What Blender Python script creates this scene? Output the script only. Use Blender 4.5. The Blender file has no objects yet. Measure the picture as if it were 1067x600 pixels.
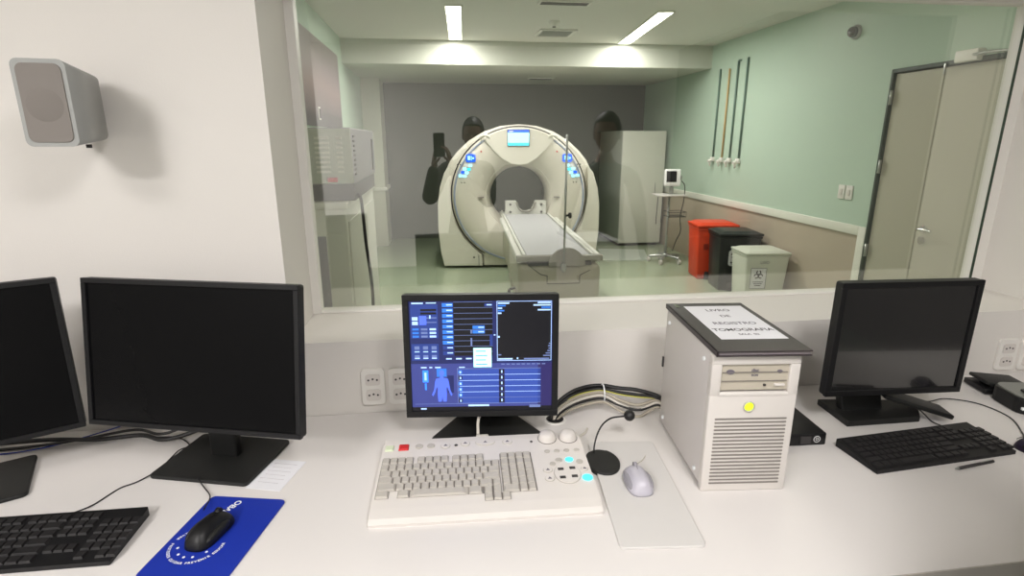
import bpy, bmesh, math, random
from mathutils import Vector, Matrix
random.seed(7)
PI = math.pi
SC = bpy.context.scene
COL = SC.collection

# ------------------------------------------------------------------ camera, world, exposure
W, H, FPX = 1067, 600, 576.4
PITCH, YAW, ROLL = 0.26105, 0.13183, -0.0017
cam_d = bpy.data.cameras.new('camera')
cam_d.sensor_fit = 'HORIZONTAL'; cam_d.sensor_width = 36.0
cam_d.lens = FPX / W * 36.0
cam_d.clip_start = 0.02; cam_d.clip_end = 60
cam = bpy.data.objects.new('camera', cam_d); COL.objects.link(cam)
cam.matrix_world = Matrix.Translation((0, 0, 1.55)) @ Matrix.Rotation(-YAW, 4, 'Z') @ Matrix.Rotation(PI/2 - PITCH, 4, 'X') @ Matrix.Rotation(ROLL, 4, 'Z')
SC.camera = cam
SC.view_settings.view_transform = 'Standard'; SC.view_settings.look = 'None'
SC.view_settings.exposure = 0.0; SC.view_settings.gamma = 1.0; SC.view_settings.use_curve_mapping = False
wd = bpy.data.worlds.new('world'); SC.world = wd; wd.use_nodes = True
wd.node_tree.nodes['Background'].inputs[0].default_value = (0.6, 0.62, 0.6, 1)
wd.node_tree.nodes['Background'].inputs[1].default_value = 0.05
LIGHT_CONTROL = 38.0      # each ceiling panel of the control room, two of them added fill
LIGHT_SCAN = 45.0         # each linear lamp of the scanner room
LIGHT_SCAN_SOFT = 2.5  # each added fill light of the scanner room
SC.cycles.max_bounces = 8; SC.cycles.transparent_max_bounces = 12; SC.cycles.diffuse_bounces = 5
SC.cycles.use_denoising = True

# ------------------------------------------------------------------ materials
def srgb(c): return tuple(((v/12.92) if v <= .04045 else ((v+.055)/1.055)**2.4) for v in c)
MATS = {}
def mat(name, rgb, rough=.5, metal=0., spec=.5, noise=0., nscale=30., bump=0., bscale=200., emit=None, es=0., coat=0.):
    if name in MATS: return MATS[name]
    m = bpy.data.materials.new(name); m.use_nodes = True
    nt = m.node_tree; b = nt.nodes['Principled BSDF']
    c = srgb(rgb)
    b.inputs['Base Color'].default_value = (*c, 1)
    b.inputs['Roughness'].default_value = rough; b.inputs['Metallic'].default_value = metal
    b.inputs['Specular IOR Level'].default_value = spec
    b.inputs['Coat Weight'].default_value = coat
    tc = nt.nodes.new('ShaderNodeTexCoord')
    n = nt.nodes.new('ShaderNodeTexNoise'); n.inputs['Scale'].default_value = nscale; n.inputs['Detail'].default_value = 4
    nt.links.new(tc.outputs['Object'], n.inputs['Vector'])
    mx = nt.nodes.new('ShaderNodeMix'); mx.data_type = 'RGBA'
    k = max(noise, .01)
    mx.inputs[6].default_value = (*[v*(1-k) for v in c], 1); mx.inputs[7].default_value = (*[min(1, v*(1+k)) for v in c], 1)
    nt.links.new(n.outputs['Fac'], mx.inputs[0]); nt.links.new(mx.outputs[2], b.inputs['Base Color'])
    if bump:
        n2 = nt.nodes.new('ShaderNodeTexNoise'); n2.inputs['Scale'].default_value = bscale
        bp = nt.nodes.new('ShaderNodeBump'); bp.inputs['Strength'].default_value = bump; bp.inputs['Distance'].default_value = .002
        nt.links.new(tc.outputs['Object'], n2.inputs['Vector']); nt.links.new(n2.outputs['Fac'], bp.inputs['Height']); nt.links.new(bp.outputs['Normal'], b.inputs['Normal'])
    if emit:
        b.inputs['Emission Color'].default_value = (*srgb(emit), 1); b.inputs['Emission Strength'].default_value = es
    MATS[name] = m; return m

WALL = mat('wall_paint', (.875, .86, .84), .65, noise=.015, nscale=3, bump=.15, bscale=400)
DESKM = mat('white_laminate', (.87, .855, .845), .33, noise=.01, nscale=6)
EDGE = mat('grey_edge_band', (.72, .70, .67), .5)
FRAMEW = mat('window_frame_white', (.90, .89, .87), .45)
CEILM = mat('ceiling_paint', (.86, .855, .83), .8)
MINT = mat('mint_wall_paint', (.72, .80, .735), .6, noise=.02, nscale=2)
BEIGE = mat('beige_wainscot', (.71, .66, .59), .5, noise=.03, nscale=2)
CREAMW = mat('cream_wall_paint', (.80, .80, .75), .6)
BACKW = mat('shaded_wall_grey', (.33, .35, .31), .7)  # shade behind the beam is put into this wall colour
SOFFIT = mat('soffit_paint', (.78, .79, .75), .8)
FLOORG = mat('pale_green_vinyl', (.63, .675, .575), .18, noise=.02, nscale=5, coat=.2)
FLOORC = mat('control_floor_vinyl', (.45, .47, .44), .5, noise=.03, nscale=8)
RAILW = mat('rail_white', (.90, .90, .86), .4)
DOORM = mat('door_laminate', (.71, .695, .63), .45, noise=.02, nscale=2)
DGREEN = mat('door_frame_dark_green', (.17, .24, .19), .4)
BLACK = mat('black_plastic', (.075, .075, .082), .45, spec=.35, noise=.1)
BLACK2 = mat('black_base_plastic', (.11, .112, .11), .5, spec=.35, noise=.1, bump=.2, bscale=900)
SCRN = mat('dark_screen', (.05, .05, .055), .2, spec=.1, noise=.05)
SCRM = mat('matte_dark_screen', (.09, .09, .095), .13, spec=1., coat=1.)
KEYB = mat('black_keys', (.12, .115, .12), .5)
PCW = mat('beige_white_plastic', (.84, .82, .80), .42, noise=.01)
PCS = mat('grey_white_sheet_metal', (.80, .78, .77), .42, noise=.01, bump=.05, bscale=900)
PCB = mat('drive_beige', (.75, .72, .66), .45)
KEYG = mat('grey_keycap', (.74, .72, .69), .5)
KEYGAP = mat('key_well_grey', (.50, .48, .46), .6)
CTKB = mat('console_keyboard_white', (.87, .85, .83), .42)
SLOT = mat('slot_dark', (.22, .21, .21), .6)
GREYP = mat('speaker_grey', (.62, .625, .615), .5, bump=.3, bscale=700)
GREYG = mat('speaker_grille', (.545, .52, .50), .7, bump=.6, bscale=1500)
GREYD = mat('speaker_cone', (.52, .495, .475), .7, bump=.6, bscale=1500)
BLUE = mat('blue_pad', (.04, .17, .62), .6, noise=.04, nscale=60)
WHITE = mat('white_print', (.93, .94, .95), .5)
PAPER = mat('paper', (.90, .90, .92), .6)
INK = mat('ink', (.42, .40, .44), .7)
INKD = mat('ink_dark', (.22, .2, .22), .7)
FOLD = mat('folder_cover', (.20, .17, .18), .38, noise=.08)
FOLDE = mat('folder_edge', (.58, .55, .56), .5)
RED = mat('red_key', (.80, .14, .16), .45)
LIMEK = mat('pale_green_key', (.84, .88, .76), .45)
CYANL = mat('cyan_lit_key', (.3, .85, .95), .4, emit=(.25, .88, 1.), es=1.3)
LIMEL = mat('lime_power_led', (.8, .95, .2), .4, emit=(.80, .92, .15), es=.85)
CWH = mat('white_cable', (.80, .78, .74), .45)
CGR = mat('grey_cable', (.66, .63, .57), .45)
CBK = mat('black_cable', (.09, .085, .09), .45)
CYE = mat('yellow_cable', (.75, .74, .35), .45)
CBL = mat('blue_cable', (.10, .22, .62), .45)
COR = mat('orange_wire', (.75, .5, .32), .45)
MOUSEG = mat('grey_mouse', (.73, .72, .76), .35)
MOUSEGD = mat('grey_mouse_side', (.58, .57, .60), .4)
GANT = mat('gantry_ivory', (.88, .865, .82), .35, noise=.01)
GANT2 = mat('gantry_ring_ivory', (.86, .84, .79), .32, noise=.01)
GTRIM = mat('gantry_blue_reflection_trim', (.62, .66, .74), .3)  # lavender-blue reflection put into the colour of the ring trim
BOREM = mat('bore_liner', (.55, .54, .50), .25)
COUCH = mat('couch_mat_grey', (.66, .66, .67), .55)
COUCHF = mat('couch_frame', (.83, .83, .80), .35)
PEDM = mat('couch_pedestal', (.66, .64, .57), .4)
METAL = mat('brushed_metal', (.68, .69, .68), .3, metal=.8)
CHROME = mat('chrome', (.85, .85, .86), .12, metal=1.)
CABW = mat('cabinet_off_white', (.83, .83, .79), .4)
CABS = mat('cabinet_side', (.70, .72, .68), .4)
BOXF = mat('unit_beige_grey', (.66, .68, .62), .5)
BOXS = mat('unit_lilac_grey', (.55, .54, .57), .5)
PINK = mat('pale_white', (.9, .9, .9), .5)
ORNG = mat('orange_red_bin', (.88, .27, .13), .4)
BINK = mat('black_bin', (.10, .11, .115), .35)
BINW = mat('white_bin', (.84, .85, .80), .4)
COPPER = mat('copper_pipe', (.78, .66, .46), .4)
PIPEG = mat('grey_green_pipe', (.40, .50, .46), .45)
PLATE = mat('plate_white', (.90, .89, .87), .4)
MATGR = mat('floor_mat_grey', (.70, .73, .69), .5)
LAMP = mat('lamp_diffuser', (1, 1, 1), .5, emit=(1., .98, .90), es=9.)
LAMPC = mat('panel_diffuser', (1, 1, 1), .5, emit=(1., .95, .87), es=4.)
CLOTHD = mat('dark_cloth', (.10, .09, .095), .85, noise=.1)
CLOTHG = mat('grey_green_scrubs', (.30, .33, .30), .85, noise=.1)
SKIN = mat('skin', (.45, .33, .27), .55)
SKIND = mat('skin_tan', (.42, .30, .25), .55)
HAIR = mat('dark_hair', (.08, .07, .065), .6)
TROUS = mat('dark_trousers', (.12, .13, .16), .85)

GLASS_F0 = .115
def glass_mat():
    m = bpy.data.materials.new('lead_glass'); m.use_nodes = True
    nt = m.node_tree; nt.nodes.clear()
    o = nt.nodes.new('ShaderNodeOutputMaterial'); t = nt.nodes.new('ShaderNodeBsdfTransparent'); g = nt.nodes.new('ShaderNodeBsdfGlossy')
    t.inputs[0].default_value = (.965, .972, .955, 1); g.inputs['Roughness'].default_value = 0.0; g.inputs[0].default_value = (1, 1, 1, 1)
    # Schlick reflectance from the angle to the pane, the same on both faces
    gm = nt.nodes.new('ShaderNodeNewGeometry'); dt = nt.nodes.new('ShaderNodeVectorMath'); dt.operation = 'DOT_PRODUCT'
    nt.links.new(gm.outputs['Incoming'], dt.inputs[0]); nt.links.new(gm.outputs['Normal'], dt.inputs[1])
    def mth(op, a, b):
        n = nt.nodes.new('ShaderNodeMath'); n.operation = op
        for i, v in ((0, a), (1, b)):
            if v is None: continue
            if isinstance(v, (int, float)): n.inputs[i].default_value = v
            else: nt.links.new(v, n.inputs[i])
        return n.outputs[0]
    ab = mth('ABSOLUTE', dt.outputs['Value'], None); om = mth('SUBTRACT', 1.0, ab); p5 = mth('POWER', om, 5.0); fr_ = mth('MULTIPLY_ADD', p5, 1-GLASS_F0)
    fr_.node.inputs[2].default_value = GLASS_F0
    mx = nt.nodes.new('ShaderNodeMixShader')
    nt.links.new(fr_, mx.inputs[0]); nt.links.new(t.outputs[0], mx.inputs[1]); nt.links.new(g.outputs[0], mx.inputs[2]); nt.links.new(mx.outputs[0], o.inputs[0])
    return m
GLASS = glass_mat()

def picture_mat():
    m = bpy.data.materials.new('sunset_print'); m.use_nodes = True
    nt = m.node_tree; b = nt.nodes['Principled BSDF']; b.inputs['Roughness'].default_value = .35
    tc = nt.nodes.new('ShaderNodeTexCoord'); sp = nt.nodes.new('ShaderNodeSeparateXYZ'); n = nt.nodes.new('ShaderNodeTexNoise')
    n.inputs['Scale'].default_value = 1.6; nt.links.new(tc.outputs['Object'], n.inputs['Vector'])
    nt.links.new(tc.outputs['Generated'], sp.inputs[0])
    ad = nt.nodes.new('ShaderNodeMath'); ad.operation = 'MULTIPLY_ADD'; ad.inputs[1].default_value = .25
    nt.links.new(n.outputs['Fac'], ad.inputs[0]); nt.links.new(sp.outputs['Z'], ad.inputs[2])
    r = nt.nodes.new('ShaderNodeValToRGB'); e = r.color_ramp.elements
    e[0].position = 0.0; e[0].color = (*srgb((.30, .29, .31)), 1); e[1].position = 1.0; e[1].color = (*srgb((.50, .46, .46)), 1)
    for p, c in ((.27, (.34, .32, .33)), (.33, (.46, .41, .42)), (.6, (.60, .52, .52)), (.8, (.56, .50, .52))):
        x = e.new(p); x.color = (*srgb(c), 1)
    nt.links.new(ad.outputs[0], r.inputs[0]); nt.links.new(r.outputs[0], b.inputs['Base Color'])
    return m
PICT = picture_mat()

# ------------------------------------------------------------------ mesh helpers
class MB:
    """collects shapes into one mesh"""
    def __init__(s): s.bm = bmesh.new(); s.mats = []; s.mi = 0
    def use(s, m):
        if m not in s.mats: s.mats.append(m)
        s.mi = s.mats.index(m); return s
    def _fin(s, verts, faces, M):
        if M is not None: bmesh.ops.transform(s.bm, matrix=M, verts=verts)
        for f in faces: f.material_index = s.mi
    def box(s, c, d, bev=0., seg=2, M=None):
        r = bmesh.ops.create_cube(s.bm, size=1.)
        vs = r['verts']
        for v in vs: v.co = Vector((v.co.x*d[0]+c[0], v.co.y*d[1]+c[1], v.co.z*d[2]+c[2]))
        fs = list({f for v in vs for f in v.link_faces})
        for f in fs: f.material_index = s.mi
        if bev > 0:
            es = list({e for v in vs for e in v.link_edges})
            rb = bmesh.ops.bevel(s.bm, geom=es, offset=bev, segments=seg, profile=.5, affect='EDGES')
            allv = set(rb['verts']) | {v for v in vs if v.is_valid}
            fs = {f for v in allv for f in v.link_faces}
            for f in fs: f.material_index = s.mi; f.smooth = seg > 1
            vs = list({v for f in fs for v in f.verts})
        if M is not None: bmesh.ops.transform(s.bm, matrix=M, verts=[v for v in vs if v.is_valid])
        return s
    def frustum(s, c, d0, d1, h, M=None, bev=0.):
        """box tapering from d0 at the bottom to d1 at the top"""
        vs = []
        for z, d in ((0, d0), (h, d1)):
            for x, y in ((-1, -1), (1, -1), (1, 1), (-1, 1)): vs.append(s.bm.verts.new((c[0]+x*d[0]/2, c[1]+y*d[1]/2, c[2]+z)))
        fs = [s.bm.faces.new([vs[i] for i in q]) for q in ((3, 2, 1, 0), (4, 5, 6, 7), (0, 1, 5, 4), (1, 2, 6, 5), (2, 3, 7, 6), (3, 0, 4, 7))]
        for f in fs: f.material_index = s.mi
        if bev:
            es = list({e for v in vs for e in v.link_edges})
            rb = bmesh.ops.bevel(s.bm, geom=es, offset=bev, segments=3, profile=.5, affect='EDGES')
            fs = {f for v in rb['verts'] for f in v.link_faces}
            for f in fs: f.material_index = s.mi; f.smooth = True
            vs = list({v for f in fs for v in f.verts})
        if M is not None: bmesh.ops.transform(s.bm, matrix=M, verts=vs)
        return s
    def cyl(s, a, b, r, r2=None, n=20, caps=True):
        a = Vector(a); b = Vector(b); d = b-a; r2 = r if r2 is None else r2
        q = d.to_track_quat('Z', 'Y').to_matrix()
        rings = []
        for p, rr in ((a, r), (b, r2)):
            rings.append([s.bm.verts.new(p + q @ Vector((rr*math.cos(2*PI*i/n), rr*math.sin(2*PI*i/n), 0))) for i in range(n)])
        for i in range(n):
            f = s.bm.faces.new((rings[0][i], rings[0][(i+1) % n], rings[1][(i+1) % n], rings[1][i])); f.smooth = True; f.material_index = s.mi
        if caps:
            f = s.bm.faces.new(rings[0][::-1]); f.material_index = s.mi
            f = s.bm.faces.new(rings[1]); f.material_index = s.mi
        return s
    def lathe(s, prof, n=48, M=None, closed=False, smooth=True):
        """prof = [(r, z)...] turned about Z"""
        rings = []; vs = []
        for r, z in prof:
            if r < 1e-6: v = s.bm.verts.new((0, 0, z)); rings.append([v]*n); vs.append(v)
            else:
                ring = [s.bm.verts.new((r*math.cos(2*PI*i/n), r*math.sin(2*PI*i/n), z)) for i in range(n)]; rings.append(ring); vs += ring
        m = len(prof)
        for k in range(m if closed else m-1):
            A, B = rings[k], rings[(k+1) % m]
            for i in range(n):
                j = (i+1) % n
                q = []
                for v in (A[i], A[j], B[j], B[i]):
                    if v not in q: q.append(v)
                if len(q) >= 3:
                    f = s.bm.faces.new(q); f.smooth = smooth; f.material_index = s.mi
        if M is not None: bmesh.ops.transform(s.bm, matrix=M, verts=vs)
        return s
    def prism(s, pts, t0, t1, axis='y', bev=0., seg=2, M=None, smooth=False):
        """outline pts (a,b) extruded from t0 to t1. axis y: (x,z) outline; axis z: (x,y); axis x: (y,z)"""
        mk = {'y': lambda a, b, t: (a, t, b), 'z': lambda a, b, t: (a, b, t), 'x': lambda a, b, t: (t, a, b)}[axis]
        A = [s.bm.verts.new(mk(a, b, t0)) for a, b in pts]; B = [s.bm.verts.new(mk(a, b, t1)) for a, b in pts]
        n = len(pts); fs = []
        fs.append(s.bm.faces.new(A)); fs.append(s.bm.faces.new(B[::-1]))
        for i in range(n):
            f = s.bm.faces.new((A[i], B[i], B[(i+1) % n], A[(i+1) % n])); f.smooth = smooth; fs.append(f)
        for f in fs: f.material_index = s.mi
        vs = A+B
        if bev:
            es = [e for f in fs[:2] for e in f.edges]
            rb = bmesh.ops.bevel(s.bm, geom=list(set(es)), offset=bev, segments=seg, profile=.5, affect='EDGES')
            ff = {f for v in rb['verts'] for f in v.link_faces}
            for f in ff:
                f.material_index = s.mi
                if len(f.verts) == 4 : f.smooth = smooth
            vs = list({v for f in ff for v in f.verts} | {v for v in vs if v.is_valid})
        if M is not None: bmesh.ops.transform(s.bm, matrix=M, verts=vs)
        return s
    def tube(s, pts, r, n=8, sub=6):
        P = [Vector(p) for p in pts]
        if len(P) > 2 and sub > 1:
            Q = [P[0]*2-P[1]] + P + [P[-1]*2-P[-2]]; out = []
            for i in range(1, len(Q)-2):
                for k in range(sub):
                    t = k/sub; a, b, c, d = Q[i-1], Q[i], Q[i+1], Q[i+2]
                    out.append(.5*((2*b)+(c-a)*t+(2*a-5*b+4*c-d)*t*t+(3*b-a-3*c+d)*t**3))
            out.append(P[-1]); P = out
        rings = []; up = Vector((0, 0, 1)); prev = None
        for i, p in enumerate(P):
            d = (P[min(i+1, len(P)-1)]-P[max(i-1, 0)]).normalized()
            x = prev if prev is not None else (up.cross(d) if abs(d.z) < .95 else Vector((1, 0, 0)).cross(d))
            x = (x - d*x.dot(d)).normalized(); prev = x; y = d.cross(x)
            rings.append([s.bm.verts.new(p + x*r*math.cos(2*PI*k/n) + y*r*math.sin(2*PI*k/n)) for k in range(n)])
        for A, B in zip(rings, rings[1:]):
            for k in range(n):
                f = s.bm.faces.new((A[k], A[(k+1) % n], B[(k+1) % n], B[k])); f.smooth = True; f.material_index = s.mi
        for e in (rings[0][::-1], rings[-1]):
            f = s.bm.faces.new(e); f.material_index = s.mi
        return s
    def quad(s, x0, z0, x1, z1, y):
        """flat patch in the XZ plane facing -Y"""
        v = [s.bm.verts.new(p) for p in ((x0, y, z0), (x1, y, z0), (x1, y, z1), (x0, y, z1))]
        f = s.bm.faces.new(v); f.material_index = s.mi; return s
    def ell(s, c, r, n=24, m=14, M=None):
        rr = bmesh.ops.create_uvsphere(s.bm, u_segments=n, v_segments=m, radius=1.)
        for v in rr['verts']: v.co = Vector((v.co.x*r[0]+c[0], v.co.y*r[1]+c[1], v.co.z*r[2]+c[2]))
        for f in {f for v in rr['verts'] for f in v.link_faces}: f.smooth = True; f.material_index = s.mi
        if M is not None: bmesh.ops.transform(s.bm, matrix=M, verts=rr['verts'])
        return s
    def mesh(s, name, m=None):
        bmesh.ops.recalc_face_normals(s.bm, faces=s.bm.faces[:])
        me = bpy.data.meshes.new(name); s.bm.to_mesh(me); s.bm.free()
        for x in (s.mats or [m]): me.materials.append(x)
        return me
    def build(s, name, m=None, parent=None, loc=None, rot=None):
        o = bpy.data.objects.new(name, s.mesh(name, m)); COL.objects.link(o)
        if parent: o.parent = parent
        if loc is not None: o.location = loc
        if rot is not None: o.rotation_euler = rot
        return o
def tag(o, label, cat, group=None, kind=None):
    if label: o['label'] = label
    if cat: o['category'] = cat
    if group: o['group'] = group
    if kind: o['kind'] = kind
    return o
def thing(name, label, cat, loc, yaw=0., group=None):
    o = bpy.data.objects.new(name, None); o.empty_display_size = .05; COL.objects.link(o)
    o.location = loc; o.rotation_euler = (0, 0, math.radians(yaw)); return tag(o, label, cat, group)
def plabel(o, t): o['label'] = t; return o
def rrect(w, h, r, n=4, cx=0., cy=0.):
    out = []
    for (sx, sy, a0) in ((1, 1, 0), (-1, 1, 90), (-1, -1, 180), (1, -1, 270)):
        for k in range(n+1):
            a = math.radians(a0+90*k/n); out.append((cx+sx*(w/2-r)+r*math.cos(a), cy+sy*(h/2-r)+r*math.sin(a)))
    return out
def struct(name, o=None): o['kind'] = 'structure'; return o
def text_mesh(mb, txt, size, M, align='CENTER', mater=None, ext=0.0, bold=0.):
    cu = bpy.data.curves.new('t', 'FONT'); cu.body = txt; cu.size = size; cu.align_x = align; cu.align_y = 'CENTER'; cu.extrude = ext; cu.offset = bold
    o = bpy.data.objects.new('t', cu); COL.objects.link(o)
    dg = bpy.context.evaluated_depsgraph_get(); me = bpy.data.meshes.new_from_object(o.evaluated_get(dg))
    bpy.data.objects.remove(o); bpy.data.curves.remove(cu)
    me.transform(M)
    if mater: mb.use(mater)
    n0 = len(mb.bm.faces); mb.bm.from_mesh(me); mb.bm.faces.ensure_lookup_table()
    for f in mb.bm.faces[n0:]: f.material_index = mb.mi
    bpy.data.meshes.remove(me)
T = Matrix.Translation
def RX(a): return Matrix.Rotation(math.radians(a), 4, 'X')
def RY(a): return Matrix.Rotation(math.radians(a), 4, 'Y')
def RZ(a): return Matrix.Rotation(math.radians(a), 4, 'Z')

# ------------------------------------------------------------------ the two rooms
YF, YG, YB = 1.574, 1.885, 1.94           # control side of the window wall, glass, scanner side
WX0, WX1, WZ0, WZ1 = -.432, 2.12, .981, 2.035   # recess in the wall
GX0, GX1, GZ0, GZ1 = -.411, 2.075, .985, 2.008 # glass
CX0, CX1, CY0, CZ = -2.4, 3.0, -3.2, 2.62
XL, XR, YBEAM, YBK, ZC, ZS = -1.022, 3.388, 6.874, 9.1, 2.656, 2.395
mb = MB()
yc, yd = (YF+YB)/2, YB-YF
lo, hi = -2.4, 3.5
mb.box(((lo+WX0)/2, yc, 1.34), (WX0-lo, yd, 2.68)).box(((hi+WX1)/2, yc, 1.34), (hi-WX1, yd, 2.68))
mb.box(((WX0+WX1)/2, yc, WZ0/2), (WX1-WX0, yd, WZ0)).box(((WX0+WX1)/2, yc, (WZ1+2.68)/2), (WX1-WX0, yd, 2.68-WZ1))
struct(0, mb.build('wall_front', WALL))
wf = MB()
fy0, fy1 = 1.862, 1.908
for (x0, x1, z0, z1) in ((WX0-.002, GX0+.006, WZ0, WZ1), (GX1-.004, WX1+.002, WZ0, WZ1), (GX0, GX1, WZ0, GZ0+.003), (GX0, GX1, GZ1-.003, WZ1)):
    wf.box(((x0+x1)/2, (fy0+fy1)/2, (z0+z1)/2), (x1-x0, fy1-fy0, z1-z0), .0015, 1)
win = struct(0, wf.build('window_1', FRAMEW))
gl = MB(); gl.box(((GX0+GX1)/2, YG+.006, (GZ0+GZ1)/2), (GX1-GX0+.004, .012, GZ1-GZ0+.004)); g_ = gl.build('window_pane', GLASS, win); plabel(g_, 'faintly green reflective glass pane')
bd = MB()
for (x0, x1, z0, z1) in ((GX1-.010, GX1-.004, GZ0, GZ1),): bd.box(((x0+x1)/2, fy0-.002, (z0+z1)/2), (x1-x0, .006, z1-z0))
bd.build('glazing_seal', DGREEN, win)
def slab(name, c, d, m): return struct(0, MB().box(c, d).build(name, m))
slab('floor_control_room', ((CX0+CX1)/2, (CY0+YF)/2, -.05), (CX1-CX0, YF-CY0, .1), FLOORC).name = 'floor'
slab('ceiling', ((CX0+CX1)/2, (CY0+YF)/2, CZ+.05), (CX1-CX0, YF-CY0, .1), CEILM)
slab('wall_left', (CX0-.05, (CY0+YF)/2, 1.34), (.1, YF-CY0, 2.68), mat('side_wall_paint', (.74, .73, .71), .65))
slab('wall_right', (CX1+.05, (CY0+YF)/2, 1.34), (.1, YF-CY0, 2.68), mat('dark_grey_wall', (.42, .41, .40), .7))  # unseen wall, tone set dark to dim reflections in screen and glass
slab('wall_back', ((CX0+CX1)/2, CY0-.05, 1.34), (CX1-CX0+.2, .1, 2.68), mat('back_wall_paint', (.92, .91, .89), .65))
# scanner room
struct(0, MB().box(((XL+XR)/2, (YB+YBK)/2, -.05), (XR-XL, YBK-YB, .1)).build('floor_scanner', FLOORG)).name = 'floor.001'
struct(0, MB().box(((XL+XR)/2, (YB+YBEAM)/2, ZC+.05), (XR-XL+.1, YBEAM-YB, .1)).build('ceiling.001', CEILM))
struct(0, MB().box(((XL+XR)/2, (YBEAM+YBK)/2, (ZS+ZC)/2+.05), (XR-XL+.1, YBK-YBEAM, ZC-ZS+.1)).build('ceiling.002', SOFFIT))
struct(0, MB().box(((XL+XR)/2, YBK+.05, 1.3), (XR-XL+.2, .1, 2.7)).build('wall_back.001', BACKW))
DY0, DY1, DZ = 3.02, 3.96, 2.05
wr = MB(); wr.use(MINT)
for (y0, y1, z0, z1) in ((DY1, YBK, .84, 2.7), (YB, DY1, DZ, 2.7), (YB, DY0, 0, DZ)): wr.box((XR+.06, (y0+y1)/2, (z0+z1)/2), (.12, y1-y0, z1-z0))
wr.use(BEIGE); wr.box((XR+.06, (DY1+YBK)/2, .42), (.12, YBK-DY1, .84))
struct(0, wr.build('wall_right.001'))
wl = MB(); wl.use(MINT); wl.box((XL-.06, (YB+YBK)/2, 1.75), (.12, YBK-YB, 1.9)); wl.use(CREAMW); wl.box((XL-.06, (YB+YBK)/2, .4), (.12, YBK-YB, .8))
struct(0, wl.build('wall_left.001'))
pm = MB(); pm.use(CREAMW); pm.box((XL+.13, 8.72, 1.2), (.26, .6, 2.39)); 
struct(0, pm.build('trim_1', CREAMW))
rl = MB()
rl.box((XR-.011, (DY1+.085+YBK)/2, .835), (.022, YBK-DY1-.085, .075), .004)
rl.box((XR-.011, DY1+.045, .43), (.022, .08, .88), .004)
struct(0, rl.build('trim_2', RAILW))
r3 = MB(); r3.box((XL+.015, 8.0, .86), (.03, .84, .05), .004); r3.box((XL+.275, 8.72, .86), (.03, .64, .05), .004); r3.box((XL+.14, 8.405, .86), (.28, .03, .05), .004)
struct(0, r3.build('trim_3', RAILW))

# door in the scanner room's right wall (double leaf)
df = MB()
for (y0, y1, z0, z1) in ((DY1-.022, DY1, 0, DZ), (DY0, DY0+.02, 0, DZ), (DY0, DY1, DZ-.028, DZ)): df.box((XR-.0, (y0+y1)/2, (z0+z1)/2), (.05, y1-y0, z1-z0), .003, 1)
dr = struct(0, df.build('door_1', DGREEN))
ym = 3.525
for (y0, y1) in ((ym+.003, DY1-.024), (DY0+.022, ym-.003)):
    MB().box((XR+.02, (y0+y1)/2, (DZ-.030)/2), (.04, y1-y0, DZ-.036), .003, 1).build('door_leaf', DOORM, dr)
hd = MB(); hd.cyl((XR, 3.46, .94), (XR-.012, 3.46, .94), .026); hd.cyl((XR-.01, 3.46, .94), (XR-.05, 3.46, .94), .009); hd.tube([(XR-.05, 3.465, .94), (XR-.052, 3.40, .942), (XR-.05, 3.35, .94)], .009)
plabel(hd.build('door_handle', CHROME, dr), 'chrome lever handle')
hd = MB(); hd.cyl((XR, 3.46, .86), (XR-.012, 3.46, .86), .026); hd.cyl((XR-.01, 3.46, .86), (XR-.016, 3.46, .86), .012); hd.build('door_lock', CHROME, dr)
for z in (.70, 1.35, 1.85):
    MB().cyl((XR-.028, DY1-.036, z-.05), (XR-.028, DY1-.036, z+.05), .011, n=12).build('hinge', METAL, dr)
MB().box((XR-.03, 3.5, 2.0), (.012, .012, .07), .002).build('door_bolt', METAL, dr)
t = thing('door_closer', 'grey box door closer with arm above the beige double door', 'door closer', (XR, 3.33, 2.06))
MB().box((-.035, 0, 0), (.06, .16, .07), .006).build('closer_body', PLATE, t)
MB().tube([(-.06, -.05, -.0), (-.1, -.18, -.005), (-.06, -.30, -.01)], .009).build('closer_arm', METAL, t)

# ceiling furniture
def lin_lamp(x0, x1, y0, y1, lab):
    cx, cy = (x0+x1)/2, (y0+y1)/2; L = math.hypot(x1-x0, y1-y0); ang = math.degrees(math.atan2(x1-x0, y1-y0))
    t = thing('ceiling_light', lab, 'ceiling light', (cx, cy, ZC), -ang, 'linear ceiling lights of the scanner room')
    h = MB()
    for s in (-1, 1): h.box((s*.072, 0, -.006), (.012, L+.02, .016))
    for s in (-1, 1): h.box((0, s*(L/2+.005), -.006), (.14, .012, .016))
    h.build('light_trim', RAILW, t)
    MB().box((0, 0, -.006), (.132, L, .008)).build('diffuser', LAMP, t)
    ld = bpy.data.lights.new('linear_lamp', 'AREA'); ld.shape = 'RECTANGLE'; ld.size = .13; ld.size_y = L; ld.energy = LIGHT_SCAN; ld.color = (1., .965, .93)
    lo_ = bpy.data.objects.new('lamp_glow', ld); COL.objects.link(lo_); lo_.parent = t; lo_.location = (0, 0, -.013)
lin_lamp(.185, .26, 5.15, 6.76, 'left linear ceiling light above the scanner, nearly upright in the view')
lin_lamp(2.07, 2.235, 5.15, 6.80, 'right linear ceiling light above the scanner, slanting in the view')
def soft(x, y, z, sx, sy, e, c, room):
    ld = bpy.data.lights.new('panel_light', 'AREA'); ld.shape = 'RECTANGLE'; ld.size = sx; ld.size_y = sy; ld.energy = e; ld.color = c
    return ld
t = thing('ceiling_vent', 'grey square ceiling air vent between the two linear lights', 'vent', (1.30, 6.27, ZC))
v = MB()
for s in (-1, 1): v.box((s*.18, 0, -.008), (.03, .40, .016)); v.box((0, s*.185, -.008), (.34, .03, .016))
v.build('vent_frame', PLATE, t)
v = MB()
for k in range(7): v.box((0, -.14+k*.047, -.008), (.33, .02, .006), M=None)
v.build('vent_slats', METAL, t)
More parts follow.
